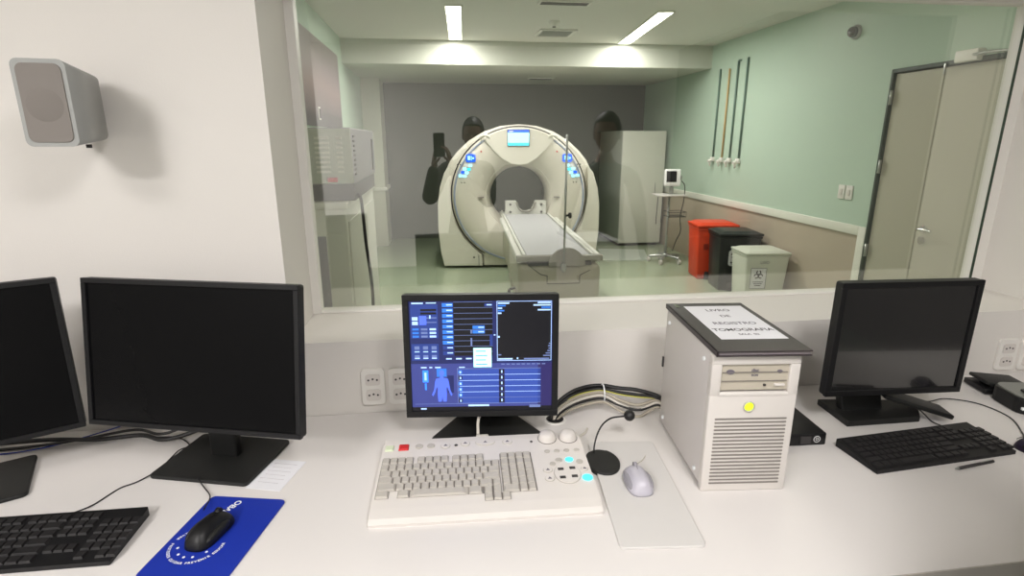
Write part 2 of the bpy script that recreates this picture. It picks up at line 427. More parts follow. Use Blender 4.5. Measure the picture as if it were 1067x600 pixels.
t = thing('smoke_detector', 'small round smoke detector on the ceiling beside the vent', 'smoke detector', (1.17, 5.70, ZC))
MB().lathe([(.0, -.05), (.035, -.05), (.045, -.03), (.055, -.015), (.055, 0)], 24).build('detector_body', PLATE, t)
MB().lathe([(.0, -.056), (.018, -.056), (.018, -.05)], 16).build('sensor', SLOT, t)
t = thing('ceiling_vent', 'narrow ceiling vent in the lowered ceiling behind the scanner', 'vent', (1.5, 8.2, ZS))
MB().box((0, 0, -.006), (.36, .14, .012), .003).build('vent_frame', PLATE, t)
v = MB()
for k in range(4): v.box((0, -.045+k*.03, -.013), (.32, .01, .006))
v.build('vent_slats', SLOT, t)
t = thing('ceiling_vent', 'dark ceiling vent at the very top edge of the view', 'vent', (1.1, 4.95, ZC))
MB().box((0, 0, -.006), (.44, .12, .012), .003).build('vent_frame', PLATE, t)
v = MB()
for k in range(3): v.box((0, -.035+k*.033, -.013), (.40, .012, .006))
v.build('vent_slats', SLOT, t)

# picture on the left wall
t = thing('wall_picture', 'large dusky pink sky picture on the left wall of the scanner room', 'picture', (XL, 5.55, 1.67))
MB().box((.008, 0, .375), (.016, 1.9, .75)).build('print', PICT, t)
MB().box((.019, -.28, .11), (.006, .08, .11), .002).build('label_plate', PLATE, t)
MB().box((.023, -.28, .11), (.004, .05, .08)).build('label_window', SLOT, t)

# white cabinet with the louvred unit on it
CXR = -.482
t = thing('low_cabinet', 'white cabinet under the louvred unit at the left of the window', 'cabinet', ((XL+CXR)/2+.02, 3.65, 0))
cw = CXR-XL-.04
b = MB(); b.box((0, 0, .63), (cw, 1.3, 1.15), .006); b.box((0, 0, 1.22), (cw+.02, 1.34, .035), .005); b.build('cabinet_body', CABW, t)
MB().box((0, 0, .028), (cw-.04, 1.24, .055)).build('plinth', SLOT, t)
MB().box((.10, -.653, .85), (.08, .012, .42), .003).build('vent_panel', BOXS, t)
d = MB(); d.box((cw/2+.004, .0, .62), (.008, 1.2, 1.02), .003); d.build('side_door', CABW, t)
t = thing('louvred_unit', 'grey louvred equipment box standing on the white cabinet', 'equipment box', ((XL-.428)/2+.02, 3.53, 1.2385))
uw = -.428-XL-.04; uh = .375
MB().box((0, .03, .045+.0), (uw-.02, .98, .09), .004).build('unit_base', SLOT, t)
MB().box((0, 0, .09+(uh-.09)/2), (uw, 1.04, uh-.09), .008).build('housing', BOXS, t)
MB().box((0, -.523, .09+(uh-.09)/2), (uw-.006, .012, uh-.1), .003).build('front_panel', BOXF, t)
v = MB()
for k in range(8): v.box((.13, -.5315, .155+k*.024), (.07, .006, .012), .001, 1, ); v.box((.215, -.5315, .155+k*.024), (.03, .006, .012), .001, 1)
v.build('front_louvres', CREAMW, t)
v = MB()
for k in range(9): v.box((uw/2+.002, -.455, .14+k*.024), (.005, .05, .012))
v.build('side_louvres', SLOT, t)
MB().box((.17, -.5315, .115), (.05, .006, .022), .001, 1).build('badge', RED, t)
MB().box((uw/2+.004, .36, .22), (.008, .02, .2), .003).build('side_handle', SLOT, t)
c = MB(); c.tube([(-.44, 3.15, 1.262), (-.415, 3.10, 1.25), (-.405, 3.08, 1.15), (-.40, 3.08, 1.0), (-.385, 3.08, .8), (-.385, 3.07, .6), (-.40, 3.05, .3), (-.41, 3.1, .012)], .009)
tag(c.build('power_cable', CBK), 'black cable hanging down the white cabinet from the louvred unit', 'cable')

# ------------------------------------------------------------------ CT scanner
def arc(cx, cz, r, a0, a1, n): return [(cx+r*math.cos(math.radians(a0+(a1-a0)*k/n)), cz+r*math.sin(math.radians(a0+(a1-a0)*k/n))) for k in range(n+1)]
SY = -5.5
sc_ = thing('ct_scanner', 'large ivory ring shaped medical scanner with a round bore', 'scanner', (.985, 6.79, 0), SY)
CZB = .885
half = [(0., 1.735), (.22, 1.715), (.42, 1.65), (.60, 1.545), (.74, 1.42), (.83, 1.31), (.90, 1.17), (.955, 1.0), (.985, .8), (.99, .5), (.965, .2), (.935, .06)]
outl = [(-x, z) for x, z in half[::-1]] + half[1:]
hb = MB()
# housing with a hole for the bore: outer outline lofted to a circle
N = len(outl); ring = []
def housing(mb, y0, y1, rh):
    # resample outline against circle angle
    O_ = outl + [(.6, .05), (.3, .05), (0, .05), (-.3, .05), (-.6, .05)]
    vsF, vsB, vcF, vcB = [], [], [], []
    for (x, z) in O_:
        a = math.atan2(z-CZB, x); s_ = .965
        vsF.append(mb.bm.verts.new((x*s_, y0, CZB+(z-CZB)*s_ if z > .1 else z))); 
        vcF.append(mb.bm.verts.new((rh*math.cos(a), y0, CZB+rh*math.sin(a)))); vcB.append(mb.bm.verts.new((rh*math.cos(a), y1, CZB+rh*math.sin(a))))
    vm = [mb.bm.verts.new((x, y0+.05, z)) for x, z in O_]; vm2 = [mb.bm.verts.new((x, y1-.05, z)) for x, z in O_]
    vb = [mb.bm.verts.new((x*.965, y1, CZB+(z-CZB)*.965 if z > .1 else z)) for x, z in O_]
    n = len(O_)
    for i in range(n):
        j = (i+1) % n
        for A, B in ((vcF, vsF), (vsF, vm), (vm, vm2), (vm2, vb), (vb, vcB), (vcB, vcF)):
            f = mb.bm.faces.new((A[i], A[j], B[j], B[i])); f.smooth = A not in (vcF, vb) or True
housing(hb, .0, .86, .40)
ho = hb.build('outer_housing', GANT, sc_)
md = ho.modifiers.new('edge', 'EDGE_SPLIT'); md.split_angle = math.radians(40)
MB().box((0, .43, .03), (1.82, .80, .06)).build('base_plinth', SLOT, sc_)
RXF = T((0, 0, CZB)) @ RX(90)       # turned profile: z of the profile -> -Y (towards the room)
fr = MB()
fr.lathe([(.815, -.03), (.815, .03), (.80, .07), (.76, .095), (.70, .105), (.60, .10), (.50, .075), (.43, .03), (.385, -.03), (.36, -.10), (.348, -.20), (.345, -.40)], 96, RXF)
fr.build('front_ring', GANT2, sc_)
MB().lathe([(.832, -.02), (.832, .004), (.814, .004), (.814, -.02)], 96, RXF).build('ring_gap', SLOT, sc_)
MB().lathe([(.790, .077), (.794, .088), (.775, .098), (.770, .088)], 96, RXF, closed=True).build('ring_trim', GTRIM, sc_)
MB().lathe([(.345, -.35), (.345, -.86), (.40, -.865), (.42, -.84)], 96, RXF).build('bore_liner', BOREM, sc_)
# side covers standing slightly proud of the ring, left and right
for s in (-1, 1):
    P = [(s*x, z) for x, z in ((.835, 1.25), (.90, 1.17), (.955, 1.0), (.985, .8), (.99, .5), (.965, .2), (.93, .03), (.45, .03), (.46, .17), (.58, .26), (.70, .39), (.79, .56), (.835, .75), (.845, .93), (.835, 1.09))]
    if s < 0: P = P[::-1]
    cb = MB(); cb.prism(P, -.075, .03, 'y', bev=.012, seg=2)
    cb.build('side_cover', GANT, sc_)
MB().box((0, -.0, .105), (.88, .10, .15), .01).build('lower_cover', GANT2, sc_)
# shield with the touch display above the bore
top = arc(0, CZB, .80, 58, 122, 14)
sh = top + [(-.36, 1.50), (-.30, 1.42), (-.2, 1.33), (-.1, 1.275), (0, 1.26), (.1, 1.275), (.2, 1.33), (.30, 1.42), (.36, 1.50)]
MB().prism(sh, -.13, -.06, 'y', bev=.012, seg=2, smooth=False).build('display_shield', GANT, sc_)
dsp = MB(); dsp.use(BLACK); dsp.box((-.01, -.134, 1.575), (.262, .012, .19), .004)
do = dsp.build('touch_display', None, sc_)
s1 = MB(); DB = mat('display_blue', (.1, .35, .9), .4, emit=(.12, .38, .85), es=1.); DC = mat('display_cyan', (.7, .95, 1), .4, emit=(.62, .93, 1.), es=1.3); DT = mat('display_teal', (.2, .8, .85), .4, emit=(.25, .85, .92), es=1.1)
s1.use(DB); s1.quad(-.135, 1.635, .115, 1.665, -.1415); s1.use(DC); s1.quad(-.135, 1.52, .115, 1.635, -.1415); s1.use(DT); s1.quad(-.135, 1.488, .115, 1.52, -.1415)
s1.use(WHITE); s1.quad(-.12, 1.643, -.07, 1.657, -.1425)
s1.build('display_picture', None, do)
MB().box((.165, -.131, 1.57), (.02, .008, .02), .003).build('round_key', PINK, sc_)
MB().prism(rrect(.05, .03, .008, cx=0, cy=1.235), -.115, -.095, 'y').build('alignment_light', SLOT, sc_)
for s in (-1, 1):
    pn = MB(); pn.prism(rrect(.115, .095, .02, cx=s*.575, cy=1.345), -.112, -.085, 'y')
    po = pn.build('control_panel', DB, sc_)
    q = MB(); q.use(DC); q.quad(s*.575-.035, 1.325, s*.575-.005, 1.37, -.1135); q.quad(s*.575+.005, 1.32, s*.575+.012, 1.37, -.1135); q.quad(s*.575+.02, 1.335, s*.575+.04, 1.355, -.1135)
    q.build('panel_symbols', None, po)
    for i, (dx, dz, m_) in enumerate([(.02, -.085, DC), (.075, -.085, WHITE), (.04, -.13, DT), (.10, -.125, DC), (.07, -.17, DC), (.13, -.165, DB), (.10, -.21, DC), (.16, -.205, DC)]):
        cx = s*(.565+dx*.85); MB().prism(rrect(.044, .032, .010, cx=cx, cy=1.345+dz), -.113, -.06, 'y').build('panel_button', m_, sc_)
    for dx in (0, .035): MB().prism(rrect(.014, .012, .003, 2, cx=s*(.70+dx), cy=1.27), -.108, -.06, 'y').build('indicator', SLOT, sc_); MB().prism(rrect(.014, .012, .003, 2, cx=s*(.655+dx), cy=1.06), -.108, -.06, 'y').build('indicator', SLOT, sc_)
    MB().prism(rrect(.07, .012, .003, 2, cx=s*.46, cy=.88), -.085, -.05, 'y').build('level_mark', KEYGAP, sc_)
    MB().prism(rrect(.018, .018, .006, 3, cx=s*.45, cy=1.42), -.112, -.08, 'y').build('warning_light', RED, sc_)
for s in (-1, 1):
    k = MB(); k.tube([(s*.33, -.10, 1.55), (s*.37, -.13, 1.60), (s*.42, -.12, 1.60), (s*.46, -.09, 1.57)], .018, 10); k.build('grab_handle', GANT, sc_)
MB().box((-.50, -.077, .10), (.006, .004, .14)).build('cover_seam', SLOT, sc_)
MB().cyl((-.56, -.078, .14), (-.56, -.07, .14), .012).build('cover_screw', SLOT, sc_)

# patient table
tb = thing('patient_table', 'patient table with grey mat running into the scanner bore', 'table', (.93, 4.15, 0), -3.0)
p = MB(); p.box((0, 1.2, .02), (.50, 1.9, .04), .01); p.box((0, 1.15, .17), (.40, 1.6, .26), .02); p.build('base', PEDM, tb)
p = MB(); p.box((-.0, .95, .455), (.66, 1.9, .31), .05, 4); p.build('pedestal', PEDM, tb)
s_ = MB(); s_.box((-.13, -.0025, .53), (.012, .004, .0)) if False else None
q = MB()
for a, b_ in (((-.24, -.003, .60), (-.15, -.003, .53)), ((-.15, -.003, .53), (-.10, -.003, .52)), ((-.10, -.003, .52), (-.10, -.003, .455)), ((-.10, -.003, .455), (.16, -.003, .455)), ((.16, -.003, .455), (.16, -.003, .52)), ((.16, -.003, .52), (.24, -.003, .56))):
    q.cyl(a, b_, .003, n=6)
q.build('end_cover_seam', SLOT, tb)
q = MB(); 
q.use(BOREM); q.box((-.0, .03, .655), (.68, .05, .045), .006); q.use(COUCHF); q.box((-.32, 1.15, .645), (.04, 2.25, .055), .01); q.box((.32, 1.15, .645), (.04, 2.25, .055), .01)
q.build('frame', None, tb)
q = MB(); q.box((0, .05, .615), (.5, .1, .03)); q.build('frame_gap', SLOT, tb)
q = MB(); q.box((0, 1.55, .635), (.60, 3.0, .03), .006); q.build('cradle', COUCHF, tb)
q = MB(); q.prism([(-.26, .0), (-.25, .018), (-.15, .022), (0, .024), (.15, .022), (.25, .018), (.26, .0)], .08, 2.75, 'y', M=T((0, 0, .65))); q.build('mat', COUCH, tb)
q = MB()
for x in (-.275, .275): q.box((x, 1.5, .665), (.022, 2.85, .03), .005)
q.build('cradle_edge', COUCHF, tb)
hr = MB()
U = [(-.25, 0), (-.25, .17), (-.12, .17), (-.105, .12), (-.07, .06), (0, .04), (.07, .06), (.105, .12), (.12, .17), (.25, .17), (.25, 0)]
hr.prism(U, 2.58, 2.70, 'y', M=T((0, 0, .66))); hro = hr.build('head_holder', COUCHF, tb)
hp = MB(); hp.tube([(-.115, 2.57, .82), (-.09, 2.57, .75), (-.05, 2.57, .715), (0, 2.57, .705), (.05, 2.57, .715), (.09, 2.57, .75), (.115, 2.57, .82)], .013, 10); hp.build('head_pad', BOREM, hro)
for x in (-.19, .19):
    for z in (.70, .79): MB().cyl((x, 2.582, z), (x, 2.572, z), .014, n=14).build('holder_knob', SLOT, hro)
fd = MB(); fd.prism(arc(.05, .60, .145, 0, 180, 20), -.035, -.005, 'y', bev=.006); plabel(fd.build('foot_end_grip', BOREM, tb), 'grey half round grip at the foot end')
for s in (-1,): 
    pd = MB(); pd.tube([(-.38, .25, .35), (-.385, .24, .30), (-.37, .26, .26)], .012); pd.box((-.385, .25, .24), (.04, .06, .04), .008); pd.tube([(-.33, .25, .36), (-.38, .25, .35)], .01); pd.build('side_lever', SLOT, tb)
iv = thing('iv_pole', 'thin metal pole with a black clamp knob at the foot of the patient table', 'pole', (.945, 4.085, .60))
MB().cyl((0, 0, -.04), (.004, 0, .99), .0085, n=10).build('pole', METAL, iv)
MB().box((0, .012, .0), (.035, .05, .06), .005).build('mount', METAL, iv)
k = MB(); k.cyl((.005, -.0, .40), (.03, -.0, .40), .008); k.cyl((.03, 0, .40), (.048, 0, .40), .022, n=10); plabel(k.build('clamp_knob', SLOT, iv), 'black clamp knob')

# tall cabinet, mat, monitor stand
tc_ = thing('tall_cabinet', 'tall off-white metal cabinet behind the scanner at the right', 'cabinet', (2.99, 8.52, 0), 0)
MB().box((0, 0, .86), (.66, 1.12, 1.64), .008).build('cabinet_body', CABS, tc_)
MB().box((0, -.568, .86), (.65, .02, 1.62), .004).build('front_door', CABW, tc_)
MB().box((0, .0, .03), (.60, 1.04, .06)).build('plinth', SLOT, tc_)
MB().box((.20, -.583, .86), (.012, .012, .16), .003).build('door_pull', METAL, tc_)
mt = MB(); mt.prism([(2.15, 6.95), (2.75, 6.9), (2.95, 7.6), (2.3, 7.75)], 0, .012, 'z'); tag(mt.build('floor_mat', MATGR), 'pale grey floor mat in front of the tall cabinet', 'mat')

st = thing('monitor_stand', 'wheeled stand with tray and wire basket beside the tall cabinet', 'stand', (2.93, 6.80, 0))
b = MB()
for k in range(5):
    a = 2*PI*k/5+.3; b.tube([(0, 0, .085), (.10*math.cos(a), .10*math.sin(a), .085), (.21*math.cos(a), .21*math.sin(a), .07)], .018, 8)
b.lathe([(.0, .12), (.035, .12), (.04, .07), (0, .07)], 20)
b.build('star_base', METAL, st)
for k in range(5):
    a = 2*PI*k/5+.3; x, y = .21*math.cos(a), .21*math.sin(a)
    w_ = MB(); w_.cyl((x-.014, y, .032), (x+.014, y, .032), .032, n=20); w_.build('caster', PCS, st)
MB().cyl((0, 0, .10), (0, 0, .86), .016).build('pole', METAL, st)
MB().box((-.0, 0, .872), (.36, .30, .018), .006).build('tray', PCS, st)
bk = MB()
for z in (.60, .66):
    for a, c in (((-.02, -.1), (.2, -.1)), ((.2, -.1), (.2, .1)), ((.2, .1), (-.02, .1)), ((-.02, .1), (-.02, -.1))): bk.cyl((*a, z), (*c, z), .004, n=6)
for k in range(9): bk.cyl((-.02+k*.0275, -.1, .60), (-.02+k*.0275, -.1, .66), .0025, n=6); bk.cyl((-.02+k*.0275, -.1, .60), (-.02+k*.0275, .1, .60), .0025, n=6)
bk.build('wire_basket', SLOT, st)
h = MB(); h.tube([(-.19, -.10, .86), (-.20, -.12, .75), (-.205, -.12, .60), (-.205, -.12, .52)], .006); h.tube([(-.14, -.12, .86), (-.145, -.14, .74), (-.15, -.14, .54)], .006); h.build('hanging_leads', SLOT, st)
vm_ = thing('vital_signs_monitor', 'small white bedside monitor with dark screen on the wheeled stand', 'monitor', (2.95, 6.80, .8815), -14)
MB().box((0, 0, .05), (.05, .05, .10), .01).build('mount', METAL, vm_)
b = MB(); b.box((0, 0, 0), (.20, .11, .21), .02, 3, M=T((0, 0, .205)) @ RX(-8)); vb_ = b.build('housing', PINK, vm_)
MB().box((-.015, -.058, .01), (.125, .006, .135), .003, M=T((0, 0, .205)) @ RX(-8)).build('screen', SCRN, vm_)
k = MB(); k.cyl((.10, 0, .205), (.115, 0, .205), .03, n=20); k.build('side_knob', SLOT, vm_)
c = MB(); c.tube([(3.07, 6.78, 1.05), (3.11, 6.76, .98), (3.10, 6.74, .80), (3.06, 6.72, .60), (3.07, 6.70, .42), (3.02, 6.70, .30), (3.0, 6.74, .16)], .006)
tag(c.build('monitor_cable', SLOT), 'thin grey cable looping down from the small bedside monitor', 'cable')

# pedal bins along the right wall
def bin_(name, lab, x, y, w, d, h, m, lidm, yaw, hole=None, sym=None):
    t = thing(name, lab, 'bin', (x, y, 0), yaw, 'pedal bins along the right wall')
    b = MB(); b.frustum((0, 0, .0), (w*.84, d*.84), (w*.97, d*.97), h*.88, bev=.018); body = b.build('bin_body', m, t)
    r = MB(); r.box((0, 0, h*.885), (w, d, h*.035), .008); r.build('rim', m, t)
    l = MB(); l.box((0, 0, h*.93), (w*1.03, d*1.03, h*.045), .012, 3); l.frustum((0, 0, h*.95), (w*.94, d*.94), (w*.72, d*.72), h*.035, bev=.006); l.build('lid', lidm, t)
    p = MB(); p.box((-w*.1, -d*.42, .045), (w*.28, .03, .09), .004); p.build('pedal_recess', SLOT, t)
    p = MB(); p.box((-w*.1, -d*.42-.03, .03), (w*.2, .05, .012), .004); p.build('pedal', SLOT, t)
    return t
b1 = bin_('pedal_bin', 'orange-red pedal bin, farthest of the three bins by the wall', 3.13, 5.98, .46, .38, .66, ORNG, ORNG, -8)
MB().box((-.12, -.1885, .40), (.06, .006, .12), .004, M=RX(-2)).build('grip_recess', mat('deep_orange', (.62, .17, .1), .5), b1)
b2 = bin_('pedal_bin', 'black pedal bin with white recycling sticker, middle of the three', 3.12, 5.47, .44, .38, .645, BINK, BINK, -8)
lb = MB(); lb.use(PAPER); lb.prism(rrect(.11, .17, .03, cx=-.06, cy=.36), -.189, -.183, 'y')
lb.use(INKD)
for k in range(3): 
    a0 = 90+120*k; lb.prism(arc(-.06, .39, .034, a0, a0+85, 6)+arc(-.06, .39, .022, a0+85, a0, 6), -.1915, -.189, 'y')
lb.box((-.06, -.190, .315), (.07, .003, .012)); lb.box((-.06, -.190, .298), (.055, .003, .008))
plabel(lb.build('recycling_sticker', None, b2), 'white sticker with a dark recycling mark')
b3 = bin_('pedal_bin', 'white pedal bin with biohazard notice, nearest of the three bins', 3.125, 4.98, .43, .36, .535, BINW, BINW, -6)
lb = MB(); lb.use(PAPER); lb.box((-.08, -.1765, .26), (.15, .004, .20)); lb.use(INKD)
for (x0, z0, w_, h_) in ((-.08, .36, .15, .003), (-.08, .16, .15, .003), (-.155, .26, .003, .2), (-.005, .26, .003, .2)): lb.box((x0, -.1795, z0), (w_, .002, h_))
for k in range(3):
    a = math.radians(90+120*k); cx, cz = -.08+.024*math.cos(a), .295+.024*math.sin(a)
    lb.prism(arc(cx, cz, .024, math.degrees(a)+30, math.degrees(a)+330, 12)[::1]+arc(cx, cz, .014, math.degrees(a)+330, math.degrees(a)+30, 12), -.182, -.178, 'y')
for k in range(3): lb.box((-.08, -.1795, .225-k*.018), (.10-.02*k, .002, .006))
plabel(lb.build('biohazard_notice', None, b3), 'framed notice with a biohazard mark')
text_mesh(*(lambda m_: (m_, 'LIXO', .04, T((-.03, -.181, .415)) @ RX(90)))(tmp := MB()), mater=INK); tmp.build('bin_marking', None, b3)

# medical gas outlets on the right wall
for i, (y, zt, m, lab) in enumerate(((6.61, 2.36, PIPEG, 'grey-green gas pipe with outlet, first from the tall cabinet'), (6.39, 2.34, COPPER, 'copper-coloured gas pipe with outlet on the mint wall'),
                                     (6.21, 2.40, PIPEG, 'grey-green gas pipe with hooked top, right of the copper one'), (6.01, 2.41, PIPEG, 'grey-green gas pipe with outlet, nearest to the door'))):
    t = thing('gas_pipe', lab, 'pipe', (XR, y, 1.34), 0, 'medical gas pipes on the mint wall')
    p = MB(); pts = [(-.014, 0, 0), (-.014, 0, zt-1.36)]
    p.cyl((-.014, 0, 0), (-.014, 0, zt-1.34), .011, n=12)
    if i == 2: p.tube([(-.014, 0, zt-1.345), (-.014, -.02, zt-1.335), (-.014, -.05, zt-1.34)], .011)
    p.build('pipe', m, t)
    o = MB(); o.box((-.018, 0, -.02), (.036, .07, .05), .006); o.build('outlet_body', PLATE, t)
    o = MB(); o.cyl((-.03, 0, -.03), (-.075, 0, -.045), .022, .018, n=16); o.cyl((-.045, 0, -.04), (-.05, 0, -.10), .016, .010, n=12); o.build('valve', PLATE, t)
# wall camera, switches
t = thing('dome_camera', 'small chrome dome high on the mint wall', 'camera', (XR, 4.42, 2.385))
MB().lathe([(.0, 0), (.055, 0), (.055, .015), (.04, .02)], 24, RY(-90)).build('dome_base', METAL, t)
MB().ell((-.035, 0, 0), (.042, .042, .042)).build('dome', mat('smoked_chrome', (.45, .45, .46), .15, metal=1.), t)
for y, lab in ((4.315, 'white wall switch on the mint wall, farther from the door'), (4.225, 'white wall switch on the mint wall, nearer to the door')):
    t = thing('wall_switch', lab, 'switch', (XR, y, 1.125), 0, 'switches on the mint wall')
    MB().box((-.006, 0, 0), (.012, .075, .115), .003).build('switch_plate', PLATE, t)
    MB().box((-.014, 0, 0), (.008, .03, .05), .002).build('rocker', PCW, t)
t = thing('wall_outlet', 'white outlet plate low on the door end of the scanner room', 'outlet', (2.36, YB+.6, .0)) if False else None

# ------------------------------------------------------------------ control room fixtures
for x, y, lab, kf in ((-1.45, -.35, 'left square ceiling light panel of the control room', .5), (.6, -.32, 'square ceiling light panel right above the middle of the control room', 1.0), (-1.75, -1.6, 'added square fill light panel at the back left of the control room', 2.3), (2.6, -.3, 'added square fill light panel at the right of the control room', .12)):  # third and fourth panels are added, unseen fill for the upright surfaces
    t = thing('ceiling_panel_light', lab, 'ceiling light', (x, y, CZ), 0, 'ceiling panels of the control room')
    h = MB()
    for s in (-1, 1): h.box((s*.31, 0, -.01), (.02, .64, .02)); h.box((0, s*.31, -.01), (.60, .02, .02))
    h.build('panel_frame', FRAMEW, t); MB().box((0, 0, -.006), (.60, .60, .01)).build('diffuser', LAMPC, t)
    ld = bpy.data.lights.new('panel_lamp', 'AREA'); ld.shape = 'RECTANGLE'; ld.size = .58; ld.size_y = .58; ld.energy = LIGHT_CONTROL*kf; ld.color = (1., .972, .972)
    lo_ = bpy.data.objects.new('lamp_glow', ld); COL.objects.link(lo_); lo_.parent = t; lo_.location = (0, 0, -.015)
# scanner room: added soft fill lights nearer the window, unseen above the frame
for x, lab in ((.3, 'left'), (2.2, 'right')):
    t = thing('added_fill_light', '%s added fill light near the scanner side of the window' % lab, 'ceiling light', (x, 3.1, ZC), 0, 'added fill lights of the scanner room')
    h = MB()
    for s in (-1, 1): h.box((s*.31, 0, -.01), (.02, .64, .02)); h.box((0, s*.31, -.01), (.60, .02, .02))
    h.build('panel_frame', FRAMEW, t); MB().box((0, 0, -.006), (.60, .60, .01)).build('diffuser', LAMPC, t)
    ld = bpy.data.lights.new('panel_lamp', 'AREA'); ld.shape = 'RECTANGLE'; ld.size = .58; ld.size_y = .58; ld.energy = LIGHT_SCAN_SOFT; ld.color = (1., .98, .95)
    lo_ = bpy.data.objects.new('lamp_glow', ld); COL.objects.link(lo_); lo_.parent = t; lo_.location = (0, 0, -.015)

# worktop
DT_ = .75
dk = thing('worktop_counter', 'long white laminate worktop under the observation window', 'desk', (.3, 1.1, 0))
FE = .772-1.1
d = MB(); d.prism([(-2.69, FE), (2.69, FE), (2.69, YF-1.103), (-2.69, YF-1.103)], DT_-.035, DT_, 'z')
# round hole for cables is modelled as a grommet on top
d.build('top', DESKM, dk)
MB().box((0, FE-.001, DT_-.018), (5.38, .004, .034)).build('edge_band', EDGE, dk)
for x in (-2.3, -.6, 1.2, 2.4): MB().box((x, .1, (DT_-.035)/2), (.03, .66, DT_-.035)).build('support_panel', DESKM, dk)
g = MB(); g.use(BLACK); g.lathe([(0, .0012), (.026, .0012)], 32, T((.02, .354, DT_))); g.use(PLATE); g.lathe([(.026, .0), (.026, .003), (.033, .003), (.034, 0)], 32, T((.02, .354, DT_)))
plabel(g.build('cable_grommet', None, dk), 'round cable hole with white rim')

# outlets on the wall under the window
def outlet(x, z, w, h, lab, grp=None, n=2):
    t = thing('wall_outlet', lab, 'outlet', (x, YF, z), 0, 'outlet plates under the window')
    MB().prism(rrect(w, h, .012), -.009, 0, 'y', bev=.002).build('cover_plate', PLATE, t)
    for k in range(n):
        zz = (k-.5*(n-1))*h*.42
        s = MB(); s.use(PCW); s.prism(rrect(w*.62, h*.3, .008, cx=0, cy=zz), -.012, -.004, 'y')
        s.use(SLOT)
        for xx in (-.0125, 0, .0125): s.cyl((xx, -.0126, zz+(.003 if xx == 0 else 0)), (xx, -.0116, zz+(.003 if xx == 0 else 0)), .0032, n=10)
        s.build('socket', None, t)
    return t
outlet(-.212, .836, .070, .116, 'white double outlet plate, left one beside the lit monitor')
outlet(-.132, .834, .070, .116, 'white double outlet plate half hidden by the lit monitor')
outlet(1.955, .822, .075, .116, 'white outlet plate behind the dark monitor at the right, first one')
outlet(2.045, .82, .075, .116, 'white outlet plate at the right edge of the wall')
tr = MB(); tr.box((0, -.02, 0), (.50, .04, .07), .004); o = tr.build('cable_duct', PLATE, None, (2.18, YF, .85)) if False else None

# ------------------------------------------------------------------ wall speaker
sp = thing('wall_speaker', 'small grey speaker mounted on the cream wall', 'speaker', (-.83, 1.44, 1.538), 8)
def tprism(mb, w0, w1, y0, y1, h0, h1, zc, r=.012):
    A = rrect(w0, h0, r); B = rrect(w1, h1, r)
    va = [mb.bm.verts.new((x, y0, zc+z)) for x, z in A]; vb = [mb.bm.verts.new((x, y1, zc+z)) for x, z in B]
    mb.bm.faces.new(va); mb.bm.faces.new(vb[::-1]); n = len(A)
    for i in range(n): f = mb.bm.faces.new((va[i], vb[i], vb[(i+1) % n], va[(i+1) % n])); f.smooth = True
s = MB(); tprism(s, .098, .088, -.088, .085, .178, .150, .089, .014); s.build('cabinet', GREYP, sp)
s = MB(); s.prism(rrect(.082, .160, .014, cx=0, cy=.089), -.0905, -.086, 'y', bev=.001); so = s.build('grille', GREYG, sp)
s = MB(); s.lathe([(0, 0.003), (.016, .0025), (.028, .0012), (.034, .0)], 32, T((0, -.0906, .085)) @ RX(90)); s.build('driver', GREYD, so)
s = MB(); s.box((0, .098, .089), (.04, .05, .06), .005); s.cyl((.02, .03, -.004), (.02, .03, .004), .006); s.build('bracket', SLOT, sp)

# ------------------------------------------------------------------ monitors
def monitor(name, lab, base, yaw, scr, tilt, w, h, bez, basew, based, dpt=.05, baseyaw=None, scr_m=SCRN, bevb=.0, style='flat'):
    """base: x,y of the stand on the desk; scr: x,y,z of the bottom centre of the front"""
    t = thing(name, lab, 'monitor', (base[0], base[1], DT_), yaw)
    Mi = Matrix.Translation(Vector((scr[0], scr[1], scr[2]))) @ RZ(yaw)
    L = (T((base[0], base[1], DT_)) @ RZ(yaw)).inverted() @ Mi @ RX(tilt)
    m = MB(); m.prism(rrect(w, h, .006, 2, cx=0, cy=h/2), .0085, dpt*.55, 'y', bev=.002, M=L)
    m.prism(rrect(w*.62, h*.62, .02, 3, cx=0, cy=h*.5), dpt*.5, dpt+.018, 'y', bev=.006, M=L); m.build('back_cover', BLACK, t)
    m = MB()
    for (x0, x1, z0, z1) in ((-w/2, w/2, h-bez, h), (-w/2, w/2, 0, bez), (-w/2, -w/2+bez, bez, h-bez), (w/2-bez, w/2, bez, h-bez)):
        m.box(((x0+x1)/2, .005, (z0+z1)/2), (x1-x0, .012, z1-z0), .001, 1, M=L)
    m.build('bezel', BLACK, t)
    m = MB(); m.box((0, .006, h/2), (w-2*bez, .004, h-2*bez), M=L); so = m.build('screen', scr_m, t)
    if style == 'flat':
        sx = L @ Vector((0, dpt+.02, h*.42))
        m = MB(); m.box((0, sx.y+.015, (sx.z+.06)/2+.006), (.075 if basew > .24 else .09, .028, sx.z+.06), .006); m.build('neck', BLACK2, t)
        m = MB(); m.prism(rrect(basew, based, .012), 0, .010, 'z', bev=.003, M=T((0, 0.0, 0))); m.build('foot', BLACK2, t)
    return t, L, so
